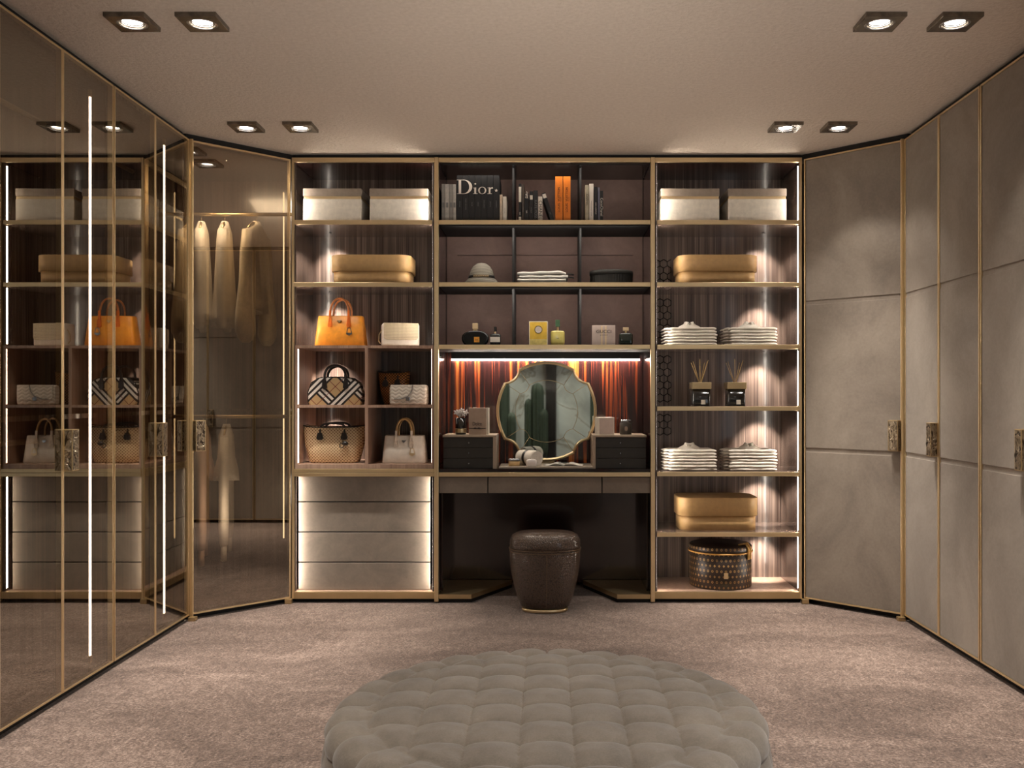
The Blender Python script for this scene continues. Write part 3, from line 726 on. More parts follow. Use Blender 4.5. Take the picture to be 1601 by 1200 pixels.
# ---------------------------------------------------------------- handbags
def handle(mb, w, h, z0, y, r=.006, lean=0, n=16):
    pts = [(-w, y, z0-.02)] + [(-w*cos(pi*i/n), y+lean*sin(pi*i/n), z0+h*sin(pi*i/n)**.75) for i in range(n+1)] + [(w, y, z0-.02)]
    return mb.tube(pts, r, 8)
def tote(label, loc, rz, wb, wt, h, d, mat, trim, hw, hh_, hand_top, name='handbag'):
    t = thing(name, label, 'handbag', loc, rz, 'handbags on the shelves')
    MB().loft([ring(0, wb-.004, d/2-.004, 7, 40, 0, d/2), ring(.004, wb, d/2, 7, 40, 0, d/2), ring(h*.5, (wb+wt)/2+.001, d*.44, 6, 40, 0, d/2), ring(h-.004, wt, d*.34, 6, 40, 0, d/2), ring(h, wt-.003, d*.31, 6, 40, 0, d/2), ring(h-.012, wt-.008, d*.28, 6, 40, 0, d/2)]).build('body', mat, t)
    yf = d/2 - d*.36 ; yk = d/2+d*.3
    for y, nm in ((yf-.004, 1), (yk, 0)):
        m = MB(); handle(m, hw, hh_, h, y, .0062, .004); m.build('handle', hand_top, t)
    m = MB()
    for sx in (-hw, hw):
        m.prism([(sx-.013, h-.06), (sx-.010, h-.068), (sx+.010, h-.068), (sx+.013, h-.06), (sx+.006, h-.012), (sx+.006, h+.03), (sx-.006, h+.03), (sx-.006, h-.012)][::-1], yf-.0145, yf-.002, 'y')
    m.build('handle_tab', trim, t)
    MB().prism([(-.014, h-.028), (0, h-.044), (.014, h-.028)][::-1], yf-.0125, yf-.004, 'y').build('triangle_badge', mat_badge(mat), t)
    m = MB(); m.tube([(hw, yf-.015, h-.01), (hw+.012, yf-.018, h-.035), (hw+.006, yf-.018, h-.075)], .002, 6).build('tag_cord', trim, t)
    m = MB(); m.prism([(hw-.004, h-.075), (hw+.016, h-.075), (hw+.024, h-.112), (hw+.006, h-.122), (hw-.012, h-.112)], yf-.024, yf-.020, 'y').build('luggage_tag', silver if mat is orange_l else gold, t)
    m = MB(); m.prism([(hw, h-.079), (hw+.012, h-.079), (hw+.017, h-.104), (hw-.005, h-.104)], yf-.0252, yf-.024, 'y').build('tag_window', mat, t)
    return t
_bd = {}
def mat_badge(m):
    if m.name not in _bd: _bd[m.name] = gold_dark if m is orange_l else silver
    return _bd[m.name]
YH = 5.60
k = YH/F
tote('orange leather handbag with silver luggage tag', (XP(530, YH), YH, 1.511), 0, 40*k, 35*k, (539-491)*k, .13, orange_l, plain('orange_trim', (214, 104, 24), .45), 14.5*k, 27*k, plain('orange_handle', (196, 120, 62), .4))
tote('white leather handbag with tan handle and gold luggage tag', (XP(631, YH), YH, .812), 0, 35*k, 31*k, (724-681)*k, .13, white_l, plain('white_trim', (228, 216, 198), .45), 12*k, 26*k, plain('tan_handle', (186, 150, 96), .4))
def clutch(label, loc, rz, w, h, d, mat, mflap, chain, clasp=True, flapd=.62):
    t = thing('clutch_bag', label, 'handbag', loc, rz, 'handbags on the shelves')
    def sec(x, a=1): 
        r = .014
        return [(x, y, z) for y, z in rrect((1-a)*.5*d, d-(1-a)*.5*d, (1-a)*.03, h-(1-a)*.03, r, 4)]
    MB().loft([sec(-w, .7), sec(-w+.006, .95), sec(-w+.014), sec(w-.014), sec(w-.006, .95), sec(w, .7)]).build('body', mat, t)
    f = MB(); z1 = h*(1-flapd)
    p = rrect(-w+.008, w-.008, z1, h-.004, .02, 5, (0, 0, 1, 1))
    f.prism(p[::-1], -.007, -.001, 'y'); f.prism([(-w+.008, h-.004), (w-.008, h-.004), (w-.008, h+.0015), (-w+.008, h+.0015)][::-1], -.007, d*.7, 'y')
    f.build('flap', mflap, t, bevel=.002)
    if clasp:
        MB().box(-.012, .012, -.012, -.007, z1-.006, z1+.016).build('clasp', silver, t, bevel=.002)
    m = MB()
    for i in range(len(chain)-1):
        a, b = Vector(chain[i]), Vector(chain[i+1]); m.tube([a, a.lerp(b, .45)], .0032, 6); m.tube([a.lerp(b, .5), a.lerp(b, .95)], .0022, 6)
    m.build('chain', silver if clasp else gold_dark, t); return t
def dr_(pts, n=14):
    out = []
    for i in range(len(pts)-1):
        for j in range(n): a, b = Vector(pts[i]), Vector(pts[i+1]); out.append(a.lerp(b, j/n))
    return out
clutch('cream woven leather clutch bag beside the orange handbag', (XP(627, 5.62), 5.62, 1.511), math.radians(14), 29*5.62/F, (539-503)*5.62/F, .10, white_l, woven_m,
       dr_([(-.11, .03, .10), (-.128, .03, .07), (-.13, .03, .03), (-.118, .02, .012)], 5), False, .72)
clutch('white quilted clutch bag with silver clasp in front of the brown woven tote', (XP(638, 5.57), 5.57, 1.160), math.radians(-3), 29.5*5.57/F, (632-601)*5.57/F, .07, quilt_m, quilt_m,
       dr_([(.03, -.010, .118), (.022, -.0105, .08), (0, -.011, .05), (-.04, -.011, .036), (-.09, -.010, .034)], 6), True, .74)
# plaid bowling bag
YP = 5.60; k = YP/F
t = thing('bowling_bag', 'tan black and white plaid bowling bag with black handles', 'handbag', (XP(524, YP), YP, 1.160), math.radians(6), 'handbags on the shelves')
hB = (632-589)*k; wB = 42*k
prof = [(-wB*.96, 0), (wB*.96, 0), (wB, .02), (wB*1.0, hB*.45), (wB*.88, hB*.80), (wB*.62, hB*.97), (wB*.3, hB), (-wB*.3, hB), (-wB*.62, hB*.97), (-wB*.88, hB*.80), (-wB, hB*.45), (-wB, .02)]
m = MB(); m.loft([[(x*s_, y, .0+z*s_ + (1-s_)*hB*.4*(1 if z > 0 else .0)) for x, z in prof] for y, s_ in ((.0, .93), (.006, .985), (.02, 1), (.14, 1), (.154, .985), (.16, .93))][::-1])
m.build('body', plaid_m, t)
m = MB()
for y in (.012, .148): m.tube([(x*1.0, y, z+.001) for x, z in prof[1:]+[prof[0]]], .0032, 6)
m.build('piping', black_l, t)
for y in (-.004, .15):
    m = MB(); handle(m, .062, .075, hB-.004, y+(.0), .0075, .01 if y < 0 else -.004); m.build('handle', black_l, t)
m = MB()
for sx in (-.062, .062): m.prism([(sx-.016, hB-.062), (sx, hB-.074), (sx+.016, hB-.062), (sx+.013, hB-.028), (sx+.006, hB-.005), (sx-.006, hB-.005), (sx-.013, hB-.028)], -.010, .004, 'y')
m.build('handle_tab', black_l, t)
# open totes
def open_tote(label, loc, rz, wb, wt, h, d, mat, rim, strapx, strapdrop, charm, loop=0):
    t = thing('tote_bag', label, 'handbag', loc, rz, 'handbags on the shelves')
    R_ = [ring(0, wb*.93, d*.40, 4, 44, 0, d/2), ring(.012, wb, d*.47, 4, 44, 0, d/2), ring(h*.5, (wb+wt)/2+.004, d*.5, 4, 44, 0, d/2), ring(h, wt, d*.46, 3, 44, 0, d/2)]
    # the ends of the opening rise a little
    R_[-1] = [(x, y, z+.012*(abs(x)/wt)**4) for x, y, z in R_[-1]]
    MB().loft(R_+[[(x*.97, d/2+(y-d/2)*.93, z-.001) for x, y, z in R_[-1]], [(x*.9, d/2+(y-d/2)*.8, z-.05) for x, y, z in R_[-1]]]).build('body', mat, t)
    rp = [(x, y, z) for x, y, z in R_[-1]]+[R_[-1][0]]
    MB().tube(rp, .0035, 6).build('rim', rim, t)
    yf = d/2-d*.485
    for s_ in (0, 1):
        m = MB(); y = yf-.002 if s_ == 0 else d-.01
        m.tube([(-strapx, y, h-strapdrop)] + [(-strapx*cos(pi*i/14), y+(.016 if s_ == 0 else .0), h-.004+loop*sin(pi*i/14)**.7) for i in range(15)] + [(strapx, y, h-strapdrop)], .0065, 6)
        m.build('handle', rim, t)
    m = MB()
    for sx in (-strapx, strapx): m.prism([(sx-.020, h-strapdrop-.026), (sx-.012, h-strapdrop-.036), (sx+.012, h-strapdrop-.036), (sx+.020, h-strapdrop-.026), (sx+.012, h-strapdrop+.006), (sx-.012, h-strapdrop+.006)][::-1], yf-.010, yf+.004, 'y')
    m.build('handle_tab', rim, t)
    if charm:
        m = MB(); c = (strapx+.008, yf-.014, h-strapdrop-.058)
        m.lathe([(.001, -.012), (.016, -.008), (.020, 0), (.014, .010), (.001, .014)], 12); m.v = [(x+c[0], y*.5+c[1], z+c[2]) for x, y, z in m.v]
        m.tube([(strapx-.004, yf-.012, h-strapdrop), (strapx-.008, yf-.016, h-strapdrop-.03), (strapx, yf-.014, h-strapdrop-.05)], .002, 6)
        m.tube([(c[0]-.02+.012*cos(a*.5), yf-.016, c[2]-.012+.012*sin(a*.5)) for a in range(13)], .0026, 6)
        m.build('bag_charm', rim, t)
    return t
YO = 5.60; k = YO/F
open_tote('large beige monogram tote bag with black handles and black charm', (XP(519, YO), YO, .812), 0, 39*k, 50*k, (724-668)*k, .17, basket_m, black_l, 19*k, .038, True, .028)
open_tote('brown woven leather tote bag standing behind the white quilted clutch', (XP(612, 5.72), 5.72, 1.160), math.radians(-8), 15*5.72/F, 25*5.72/F, .195, .12, brown_tote, black_l, .038, .05, False, .012)

# ---------------------------------------------------------------- books
YK = 5.56
def book(px0, px1, pytop, mat, label, depth=.22, txt=None, tm=None, ts=.016, tz=None, group='books on the top shelf', up=False, tilt=0, block=True, cat='book', sxx=1, txt2=None):
    x0, x1 = XP(px0, YK)+.0004, XP(px1, YK)-.0004; z0 = 2.245; z1 = ZP(pytop, YK)
    t = thing('book', label, cat, ((x0+x1)/2, YK, z0), 0, group)
    w = (x1-x0)/2; h = z1-z0
    m = MB(); m.box(-w, w, 0, .003, 0, h); m.box(-w, -w+.002, .003, depth, 0, h); m.box(w-.002, w, .003, depth, 0, h); m.build('cover', mat, t)
    B(-w+.002, w-.002, .003, depth-.004, .003, h-.004).build('pages', paper_w, t)
    if txt: text(txt, ts, (0, -.0006, tz if tz is not None else h*.45), t, tm or inkw, (pi/2, (-pi/2 if up else pi/2), 0), world=False, sx=sxx, name='spine_lettering')
    if txt2: text(txt2[0], txt2[1], (w*.55, -.0006, h*.5), t, tm or inkw, (pi/2, (-pi/2 if up else pi/2), 0), world=False, name='spine_lettering')
    if tilt: t.rotation_euler = (0, tilt, 0)
    return t
for i, (a, b) in enumerate(((690.5, 695.5), (695.8, 702.4), (702.7, 708), (708.3, 713))):
    bk = book(a, b, 287.5+i*.2, [greycov, plain('pale_grey_cover', (186, 178, 168), .6)][i % 2], ['outermost grey paperback at the gold frame end of the bookshelf', 'second grey paperback from the gold frame', 'third grey paperback from the gold frame', 'grey paperback touching the black volumes with the large white lettering'][i])
    B(-.006, .006, -.0008, 0, .085, .115).build('spine_label', inkg, bk)
titles = ['BOHAN', 'MARC BOHAN', 'DIOR', 'FERRE', 'GALLIANO', 'SIMONS', 'LAURENT']
vol = []
for i in range(7):
    a = 714+i*9.55; o = ['first', 'second', 'third', 'fourth', 'fifth', 'sixth', 'seventh'][i]
    vol.append(book(a, a+9.4, 274, blackcov, 'tall black volume, %s from the grey paperbacks, part of the large white lettered set' % o, .25, titles[i], inkg, .010, .105, 'black volumes with large white lettering'))
# the large serif word across the set
def letters():
    s = 1/8.89  # zoom pixels to photo pixels
    def W(zx, zy): return XP(680+zx*s, YK), ZP(260+zy*s, YK)
    def add(parent, polys, nm):
        m = MB()
        for p in polys:
            q = [W(*c) for c in p]
            A = sum(q[i][0]*q[(i+1) % len(q)][1]-q[(i+1) % len(q)][0]*q[i][1] for i in range(len(q)))
            if A > 0: q = q[::-1]
            m.prism(q, YK-.0016, YK-.0004, 'y')
        m.build(nm, inkw, parent, world=True)
    def bowl(cx, cy, rx, ry, tx, ty, a0, a1, n=18):
        o = arc(cx, cy, rx, ry, a0, a1, n); i = arc(cx, cy, rx-tx, ry-ty, a0, a1, n); out = []
        for k in range(n): out.append([o[k], o[k+1], i[k+1], i[k]])
        return out
    add(vol[0], [[(330, 190), (365, 190), (365, 378), (330, 378)], [(303, 185), (400, 185), (400, 193), (303, 193)], [(303, 375), (400, 375), (400, 383), (303, 383)]] + bowl(400, 284, 118, 99, 42, 8, -pi/2, pi/2), 'letter_d')
    add(vol[2], [[(548, 300), (572, 300), (572, 378), (548, 378)], [(532, 298), (572, 292), (572, 302), (532, 304)], [(530, 376), (592, 376), (592, 383), (530, 383)], arc(561, 243, 12, 12, 0, 2*pi-.5, 11)], 'letter_i')
    add(vol[3], bowl(658, 334, 56, 50, 19, 6, 0, 2*pi, 32), 'letter_o')
    add(vol[5], [[(748, 298), (772, 292), (772, 378), (748, 378)], [(730, 296), (772, 290), (772, 299), (730, 302)], [(728, 376), (792, 376), (792, 383), (728, 383)], [(772, 306), (790, 288), (808, 292), (808, 312), (792, 304), (772, 322)]], 'letter_r')
    st = []
    for k_ in range(10): r_ = 26 if k_ % 2 == 0 else 11; a = -pi/2+k_*pi/5; st.append((853+r_*cos(a), 335+r_*sin(a)))
    add(vol[6], [st], 'star')
letters()
book(781.3, 785.6, 304, plain('buff_cover', (206, 184, 160), .6), 'slim buff book beside the black volumes', .18, 'PARIS FASHION', inkg, .006)
book(786.2, 792, 307, cream_card, 'cream book ending the row after the black volumes', .18, 'THE HOUSE', inkg, .006)
b = book(811, 815.2, 287, blackcov, 'narrow book with white upper spine and black lower spine', .2, 'style', inkw, .010, .05)
w_ = 2*YK/F; B(-w_, w_, -.001, 0, .118, .208).build('spine_label', cream_card, b); B(-w_, w_, -.001, 0, .002, .03).build('spine_label', cream_card, b)
book(816, 819.6, 288, plain('umber_cover', (74, 62, 52), .6), 'dark umber book with pale vertical lettering', .2, 'YVES SAINT LAURENT', inkg, .009)
b = book(820, 826.6, 302, blackcov, 'black book with white curled ornament at its head', .2, 'elle', inkw, .012, .06, up=True)
m = MB(); m.tube([( .008*cos(a*.5)*(1-a*.02), -.0015, .138+a*.0012+.008*sin(a*.5)) for a in range(30)], .0018, 5); m.build('ornament', inkw, b)
b = book(827.6, 833.6, 299, blackcov, 'black book with small white label at its head', .2, 'VOGUE', inkg, .010, .07)
B(-.008, .008, -.001, 0, .132, .158).build('spine_label', cream_card, b)
book(834.2, 840.8, 297.5, plain('soft_black_cover', (36, 34, 34), .6), 'black book with grey capital letters down its spine, touching the white book', .2, 'KATE MOSS', inkg, .021, .075, sxx=1)
book(841.4, 848.2, 307, cream_card, 'white book with large black capitals down its spine', .2, 'CHANEL', ink, .028, .070, sxx=1.05)
b = book(861, 867, 300, blackcov, 'black book leaning against the white lettered book', .2, 'LIFE', inkg, .010, .05)
B(-.010, .010, -.001, 0, .145, .17).build('ornament', cream_card, b)
b.rotation_euler = (0, math.radians(-18.5), 0); b.location.x = XP(864.5, YK); b.location.z = 2.2455+.0035
for (a, c, l) in ((868.2, 879.6, 'bright orange book, nearer the leaning black book'), (880.6, 892, 'bright orange book, nearer the pale grey spine')):
    book(a, c, 275.6, orangecov, l, .24, 'LOUIS  VUITTON', plain('brown_ink', (90, 44, 16), .6), .0195, .132, up=True, group='bright orange books', txt2=('VOLUME', .007))
book(915, 920.6, 289, plain('stone_cover', (176, 166, 142), .6), 'stone coloured book with dark capitals high on its spine', .2, 'CHANEL', ink, .018, .13)
book(921.2, 928, 287, cream_card, 'tall cream book with fine dotted lettering', .2, 'FRENCH LUXURY HOUSE', inkg, .008, .08)
book(929, 934, 292, blackcov, 'black book with fine white lettering beside the cream book', .2, 'KARL LAGERFELD', inkw, .009, .08)
book(934.8, 937.8, 292.5, plain('blue_grey_cover', (104, 102, 116), .6), 'thin blue grey book beside the last black book', .2)
book(938, 943, 298, blackcov, 'last black book of the shelf with large pale mixed-case lettering', .2, 'CocoChanel', inkw, .0225, .088, sxx=.95)

# ---------------------------------------------------------------- middle shelf
t = thing('straw_hat', 'grey straw cloche hat with dark band on the shelf under the books', 'hat', (XP(753, 5.68), 5.68, 1.880))
k = 5.68/F
MB().lathe([(30*k, 0), (30.5*k, .003), (24*k, .030), (21*k, .042), (20*k, .043), (19.5*k, .06), (17.5*k, .09), (13*k, .118), (7*k, .134), (.002, .139)], 48).build('crown', straw_m, t)
MB().lathe([(20.6*k, .044), (21*k, .046), (20.3*k, .058), (19.6*k, .058)], 48, cap=False).build('band', black_l, t)
mm = MB()
for i in range(9):
    a = -pi/2-.5+i*.13; c = Vector((21.4*k*cos(a), 21.4*k*sin(a), .051)); mm.tube([c+Vector((.005*cos(j), -.002, .005*sin(j))) for j in range(7)], .0016, 5)
mm.build('band_ornament', gold_dark, t)
ptowel = []
for i in range(4):
    t = thing('folded_linen', 'white folded linen, %s of the pile under the books' % ['lowest', 'second from the bottom', 'third from the bottom', 'topmost'][i], 'linen', (XP(850, 5.62), 5.62, 1.880+i*.0195), 0, 'white linen pile under the books')
    m = MB(); w = 38*5.62/F; rings_ = []
    for j in range(25):
        u = j/24; x = -w+2*w*u - (.012 if i % 2 else 0); zz = (.010*u if i == 3 else 0) - (.012*max(0, u-.86)/.14 if i == 3 else 0)
        rings_.append([(x, y, max(z+zz + .0012*sin(u*17+i*2), .0)) for y, z in rrect(0, .2, .0, .0175, .0085, 3)])
    m.loft(rings_); m.build('linen', paper_w, t); 
    if i in (0, 2, 3):
        m = MB(); m.tube([(w-.005, .02, .008), (w+.02, .01, .006), (w+.035, .02, .003)], .0045, 6); m.build('dark_ribbon', black_l, t)
    m = MB(); m.tube([(-w-.012, .03, .009), (-w+.02, .012, .010)], .006, 6); m.build('edge_roll', cotton, t)
t = thing('round_box', 'round dark ribbed box with lid on the shelf under the books', 'box', (XP(955.5, 5.70), 5.70, 1.880))
R = 33.5*5.7/F; m = MB(); n = 96
m.loft([[((R-.004+.002*(i % 2))*cos(2*pi*i/n), (R-.004+.002*(i % 2))*sin(2*pi*i/n)*.8, z) for i in range(n)] for z in (0, .066)], smooth=False)
m.build('body', charcoal, t); MB().lathe([(R+.001, .062), (R+.002, .084), (R-.006, .09), (.002, .094)], 48, sy=.82).build('lid', charcoal, t)

# ---------------------------------------------------------------- perfumes
ZS3 = 1.514; YQ = 5.60; k = YQ/F
t = thing('perfume_bottle', 'large round black perfume bottle with gold square cap and amber label', 'perfume bottle', (XP(742.5, YQ), YQ+.03, ZS3), 0, 'perfume bottles')
m = MB(); r_ = []
hb = 24*k
for y, s_ in ((-.024, .86), (-.018, .97), (0, 1), (.018, .97), (.024, .86)): r_.append([(s_*21.5*k*math.copysign(abs(cos(a))**.8, cos(a)), y, hb/2+s_*hb/2*(sin(a) if sin(a) > 0 else max(sin(a)*1.25, -1))) for a in [2*pi*i/36 for i in range(36)]])
m.loft(r_[::-1]).build('bottle', dark_glass, t)
B(-.006, .026, -.0262, -.0245, .020, .052).build('label_plate', amber, t)
text('Jue', .014, (.010, -.0265, .036), t, ink, world=False, name='label_lettering')
B(-.012, .012, -.01, .01, hb, hb+.010).build('collar', gold_dark, t); B(-.0165, .0165, -.0165, .0165, hb+.01, hb+.044).build('cap', gold, t, bevel=.002)
m = MB()
for s_ in (-1, 1): m.tube([(0, -.012, hb-.002), (s_*.035, -.016, hb-.006), (s_*.06, -.012, hb-.018), (s_*.076, -.006, hb-.03)], [.003, .002, .002, .0045], 6)
m.build('cord', silver, t)
def flacon(label, px, w, h, d, body, cap, capw, caph, neck, label_z=None, lm=None, loc_y=YQ+.03, rr=3, txt=None):
    t = thing('perfume_bottle', label, 'perfume bottle', (XP(px, YQ), loc_y, ZS3), 0, 'perfume bottles')
    sh = h*.1
    MB().loft([ring(0, w*.8, d*.8, rr), ring(.006, w*.94, d, rr), ring(h*.25, w, d, rr), ring(h-sh*1.2, w, d, rr), ring(h-sh*.3, w*.86, d*.9, rr), ring(h, w*.35, d*.35, rr)]).build('bottle', body, t)
    MB().lathe([(.006, h), (.006, h+neck)], 16).build('collar', gold, t)
    B(-capw, capw, -capw*.8, capw*.8, h+neck, h+neck+caph).build('cap', cap, t, bevel=.002)
    if label_z: B(-w*.92, w*.92, -d-.0012, -d+.001, label_z[0], label_z[1]).build('label_plate', lm, t)
    if txt: text(txt, .010, (0, -d-.0018, h*.5), t, ink if lm is None else inkg, world=False, name='label_lettering')
    return t
flacon('small black perfume bottle with white label beside the large black bottle', 774, 8.3*k, 19*k, .022, dark_glass, black_lac, .008, .030, .012, (.022, .052), cream_card)
flacon('pale yellow perfume bottle with dark green cap', 872, 11*k, 24*k, .02, yellow_g, clear_green, .013, .042, .022, rr=4, txt='eau')
flacon('dark green square perfume bottle with wide gold cap', 979, 10.5*k, 20*k, .026, green_glass, gold, .017, .021, .014, rr=6)
m = MB()
t = thing('perfume_box', 'yellow perfume box with round white emblem', 'box', (XP(841.7, YQ), YQ, ZS3), 0, 'perfume boxes')
w = 14.6*k; h = 38*k; B(-w, w, 0, .05, 0, h).build('carton', cream_card, t, bevel=.001)
B(-w+.004, w-.004, -.0008, 0, h*.26, h-.004).build('front_print', yellow, t); B(-w+.004, w-.004, -.0008, 0, .004, h*.255).build('front_print', plain('pale_yellow_card', (230, 206, 120), .5), t)
MB().tube([(.022*cos(a), -.0018, h*.66+.022*sin(a)) for a in [2*pi*i/28 for i in range(29)]], .0016, 6).build('emblem_ring', ink, t)
MB().prism([(.020*cos(2*pi*i/24), h*.66+.020*sin(2*pi*i/24)) for i in range(24)], -.0016, -.0008, 'y').build('emblem_disc', inkw, t)
text('LES\nEAUX', .009, (0, -.002, h*.66), t, gold_dark, world=False, name='emblem_lettering')
t = thing('perfume_box', 'pale pink perfume box with two gold stripes under the round dark box', 'box', (XP(944, YQ), YQ, ZS3), 0, 'perfume boxes')
w = 18*k; h = 32*k; B(-w, w, 0, .055, 0, h).build('carton', pinkbox, t, bevel=.001)
for x in (-.012, .012): B(x-.004, x+.004, -.0008, 0, .006, h-.004).build('gold_stripe', gold, t)
text('GUCCI', .026, (0, -.0016, h*.68), t, ink, world=False, sx=1.15); text('première', .012, (0, -.0016, h*.52), t, ink, world=False)

# ---------------------------------------------------------------- items on the chests
YV = 5.60; k = YV/F
t = thing('flower_vase', 'black glass vase with white orchid blooms and gold rim, on the drawer chest', 'vase', (XP(719.5, YV), YV+.04, ZC))
MB().lathe([(.030, 0), (.032, .004), (.033, .10), (.030, .10), (.029, .09), (.002, .088)], 32).build('vase', dark_glass, t)
MB().lathe([(.0345, .012), (.0345, .034), (.0338, .036), (.0332, .012)], 32, cap=False).build('gold_ring', gold_dark, t)
random.seed(3)
for i in range(6):
    c = Vector((-.026+.011*i, random.uniform(-.012, .012), .118+random.uniform(-.004, .03))); m = MB()
    for q in range(5):
        a = q*2*pi/5+i; d = Vector((cos(a), -.35, sin(a)))*.014; pz = c+d
        m.tube([c, c+d*.5, c+d, c+d*1.3], [.002, .006, .005, .0006], 6)
    m.build('bloom', petal, t); MB().tube([(0, 0, .085), c], .0015, 5).build('stem', cactus_m, t)
t = thing('perfume_box', 'tall beige perfume box with black ribbon bow, on the drawer chest', 'box', (XP(746, YV), YV, ZC), math.radians(-8), 'perfume boxes')
w = 13.5*k; h = 42*k
B(-w, w, 0, .06, 0, h).build('carton', beige, t, bevel=.001); B(w+.001, w+.012, .012, .06, 0, h).build('sleeve', cream_card, t)
text('Dolce', .030, (0, -.0014, h*.40), t, ink, world=False, sx=.8)
m = MB(); m.box(-w-.0005, w+.0005, -.0012, .0602, h*.225, h*.245); m.tube([(.0, -.003, h*.235), (-.016, -.004, h*.27), (-.018, -.004, h*.22), (0, -.003, h*.235), (.016, -.004, h*.27), (.018, -.004, h*.22), (0, -.003, h*.235)], .0016, 6); m.build('ribbon', ink, t)
t = thing('perfume_box', 'white cube box with pale side, on the drawer chest beside the mirror', 'box', (XP(948.5, YV), YV, ZC), math.radians(12), 'perfume boxes')
w = 12.5*k; B(-w, w, 0, 2*w, 0, 27*k).build('carton', cream_card, t, bevel=.001); B(-w+.004, w-.004, -.0007, 0, .004, 27*k-.004).build('front_print', pinkbox, t)
t = thing('candle_jar', 'dark patterned candle jar with oval label and silver lid, on the drawer chest', 'candle jar', (XP(979, YV), YV+.04, ZC))
MB().lathe([(.034, 0), (.036, .004), (.036, .068), (.034, .07)], 32).build('jar', weave('jar_pattern', (26, 24, 22), (60, 54, 48), (130, 118, 104), 620), t)
MB().lathe([(.032, .07), (.032, .088), (.002, .09)], 24).build('lid', silver, t)
MB().prism([(.010*cos(2*pi*i/20), .036+.014*sin(2*pi*i/20)) for i in range(20)], -.0385, -.0355, 'y').build('oval_label', beige, t)

# ---------------------------------------------------------------- things on the vanity top
ZV = .785; ZPAD = .797
t = B(XP(780, 5.52), XP(927, 5.52), 5.52, 5.80, ZV, ZPAD).build('desk_pad', plain('grey_leather_pad', (168, 156, 140), .5, var=.05), origin=(0, 5.52, ZV), bevel=.002)
tag(t, 'grey leather desk pad lying on the vanity before the mirror', 'desk pad')
t = thing('trinket_box', 'small square beige trinket box with silver lid on the desk pad', 'box', (XP(804, 5.6), 5.60, ZPAD))
MB().loft([ring(0, .033, .028, 6), ring(.002, .034, .029, 6), ring(.030, .034, .029, 6)]).build('body', gold_box, t); MB().loft([ring(.030, .035, .030, 6), ring(.040, .035, .030, 6), ring(.043, .031, .026, 6)]).build('lid', silver, t)
t = thing('rolled_towel', 'white rolled towel tied with a dark band on the desk pad', 'towel', (XP(827, 5.62), 5.64, ZPAD), math.radians(35))
m = MB(); pts = []
for j in range(60):
    a = j*.36; r = .012+.032*j/60; pts.append((r*cos(a), r*sin(a)))
rr_ = [[(x*(1 if 0 < q < 6 else .93), -.085+.17*q/6, .046+z*(1 if 0 < q < 6 else .93)) for x, z in [(.046*cos(2*pi*i/30), .046*sin(2*pi*i/30)) for i in range(30)]] for q in range(7)]
m.loft(rr_[::-1]); m.build('towel', cotton, t)
MB().tube([(x*.5, -.087, .046+z*.5) for x, z in [(p[0]*1.6, p[1]*1.6) for p in pts[10:]]], .0015, 5).build('spiral_edge', paper_w, t)
MB().lathe([(.0475, -.012), (.0485, -.01), (.0485, .01), (.0475, .012)], 30, cap=False).build('band', black_l, t)
q = t.children if False else None
bd = [o for o in COL.objects if o.parent == t and o.name.startswith('band')][0]; bd.data.transform(Matrix.Translation((0, 0, .046)) @ Matrix.Rotation(pi/2, 4, 'X'))
t = thing('soap_block', 'white rounded soap block in front of the rolled towel', 'soap', (XP(831, 5.545), 5.548, ZPAD))
MB().loft([ring(0, .028, .013, 3), ring(.003, .032, .016, 3), ring(.034, .031, .016, 3), ring(.042, .024, .011, 3), ring(.044, .012, .006, 3)]).build('soap', petal, t)
t = thing('open_magazine', 'open white magazine lying on the desk pad before the mirror', 'magazine', (XP(882, 5.6), 5.62, ZPAD), math.radians(-6))
for s_ in (-1, 1):
    m = MB(); rr_ = []
    for j in range(13):
        u = j/12; x = s_*u*.115; z = .016*sin(pi*min(u*1.3, 1))*(1-.3*u)+.0015+.002*u
        rr_.append([(x, -.06, z), (x, .075, z), (x, .075, z-.0012 if z > .003 else .0003), (x, -.06, z-.0012 if z > .003 else .0003)])
    if s_ > 0: rr_ = rr_[::-1]
    m.loft(rr_); m.build('page_spread', paper_w, t)
m = MB(); m.box(-.03, .035, -.052, -.012, .0185, .019); m.build('printed_image', blackcov, t)

# ---------------------------------------------------------------- shirts
def shirt(label, loc, seed):
    t = thing('folded_shirt', label, 'shirt', loc, 0, 'white folded shirts'); random.seed(seed)
    w = .142; th = .0182; m = MB(); rr_ = []; ph = random.uniform(0, 6)
    for j in range(29):
        u = -1+2*j/28
        dz = .0022*sin(u*5+ph)*(1-abs(u)) - .003*(abs(u) > .9)
        sy = -.004*abs(sin(u*3+ph)) + .012*max(0, abs(u)-.86)/.14
        f = 1 - .45*max(0, abs(u)-.93)/.07
        rr_.append([(u*w, sy+y, max(.0003, th/2+(z-th/2)*f + dz*.5)) for y, z in rrect(0, .21, .0015, th-.0015, .0078, 4)])
    m.loft(rr_); m.build('body', cotton, t)
    for e in range(3):
        m = MB(); y0 = .035+e*.055; m.tube([(-w+.012, y0, th*.5), (-w-.004, y0+.006, th*.62), (-w-.02, y0+.02, th*.45), (-w-.026, y0+.035, th*.35)], [.0055, .006, .005, .003], 7); m.build('sleeve_fold', cotton, t)
    return t
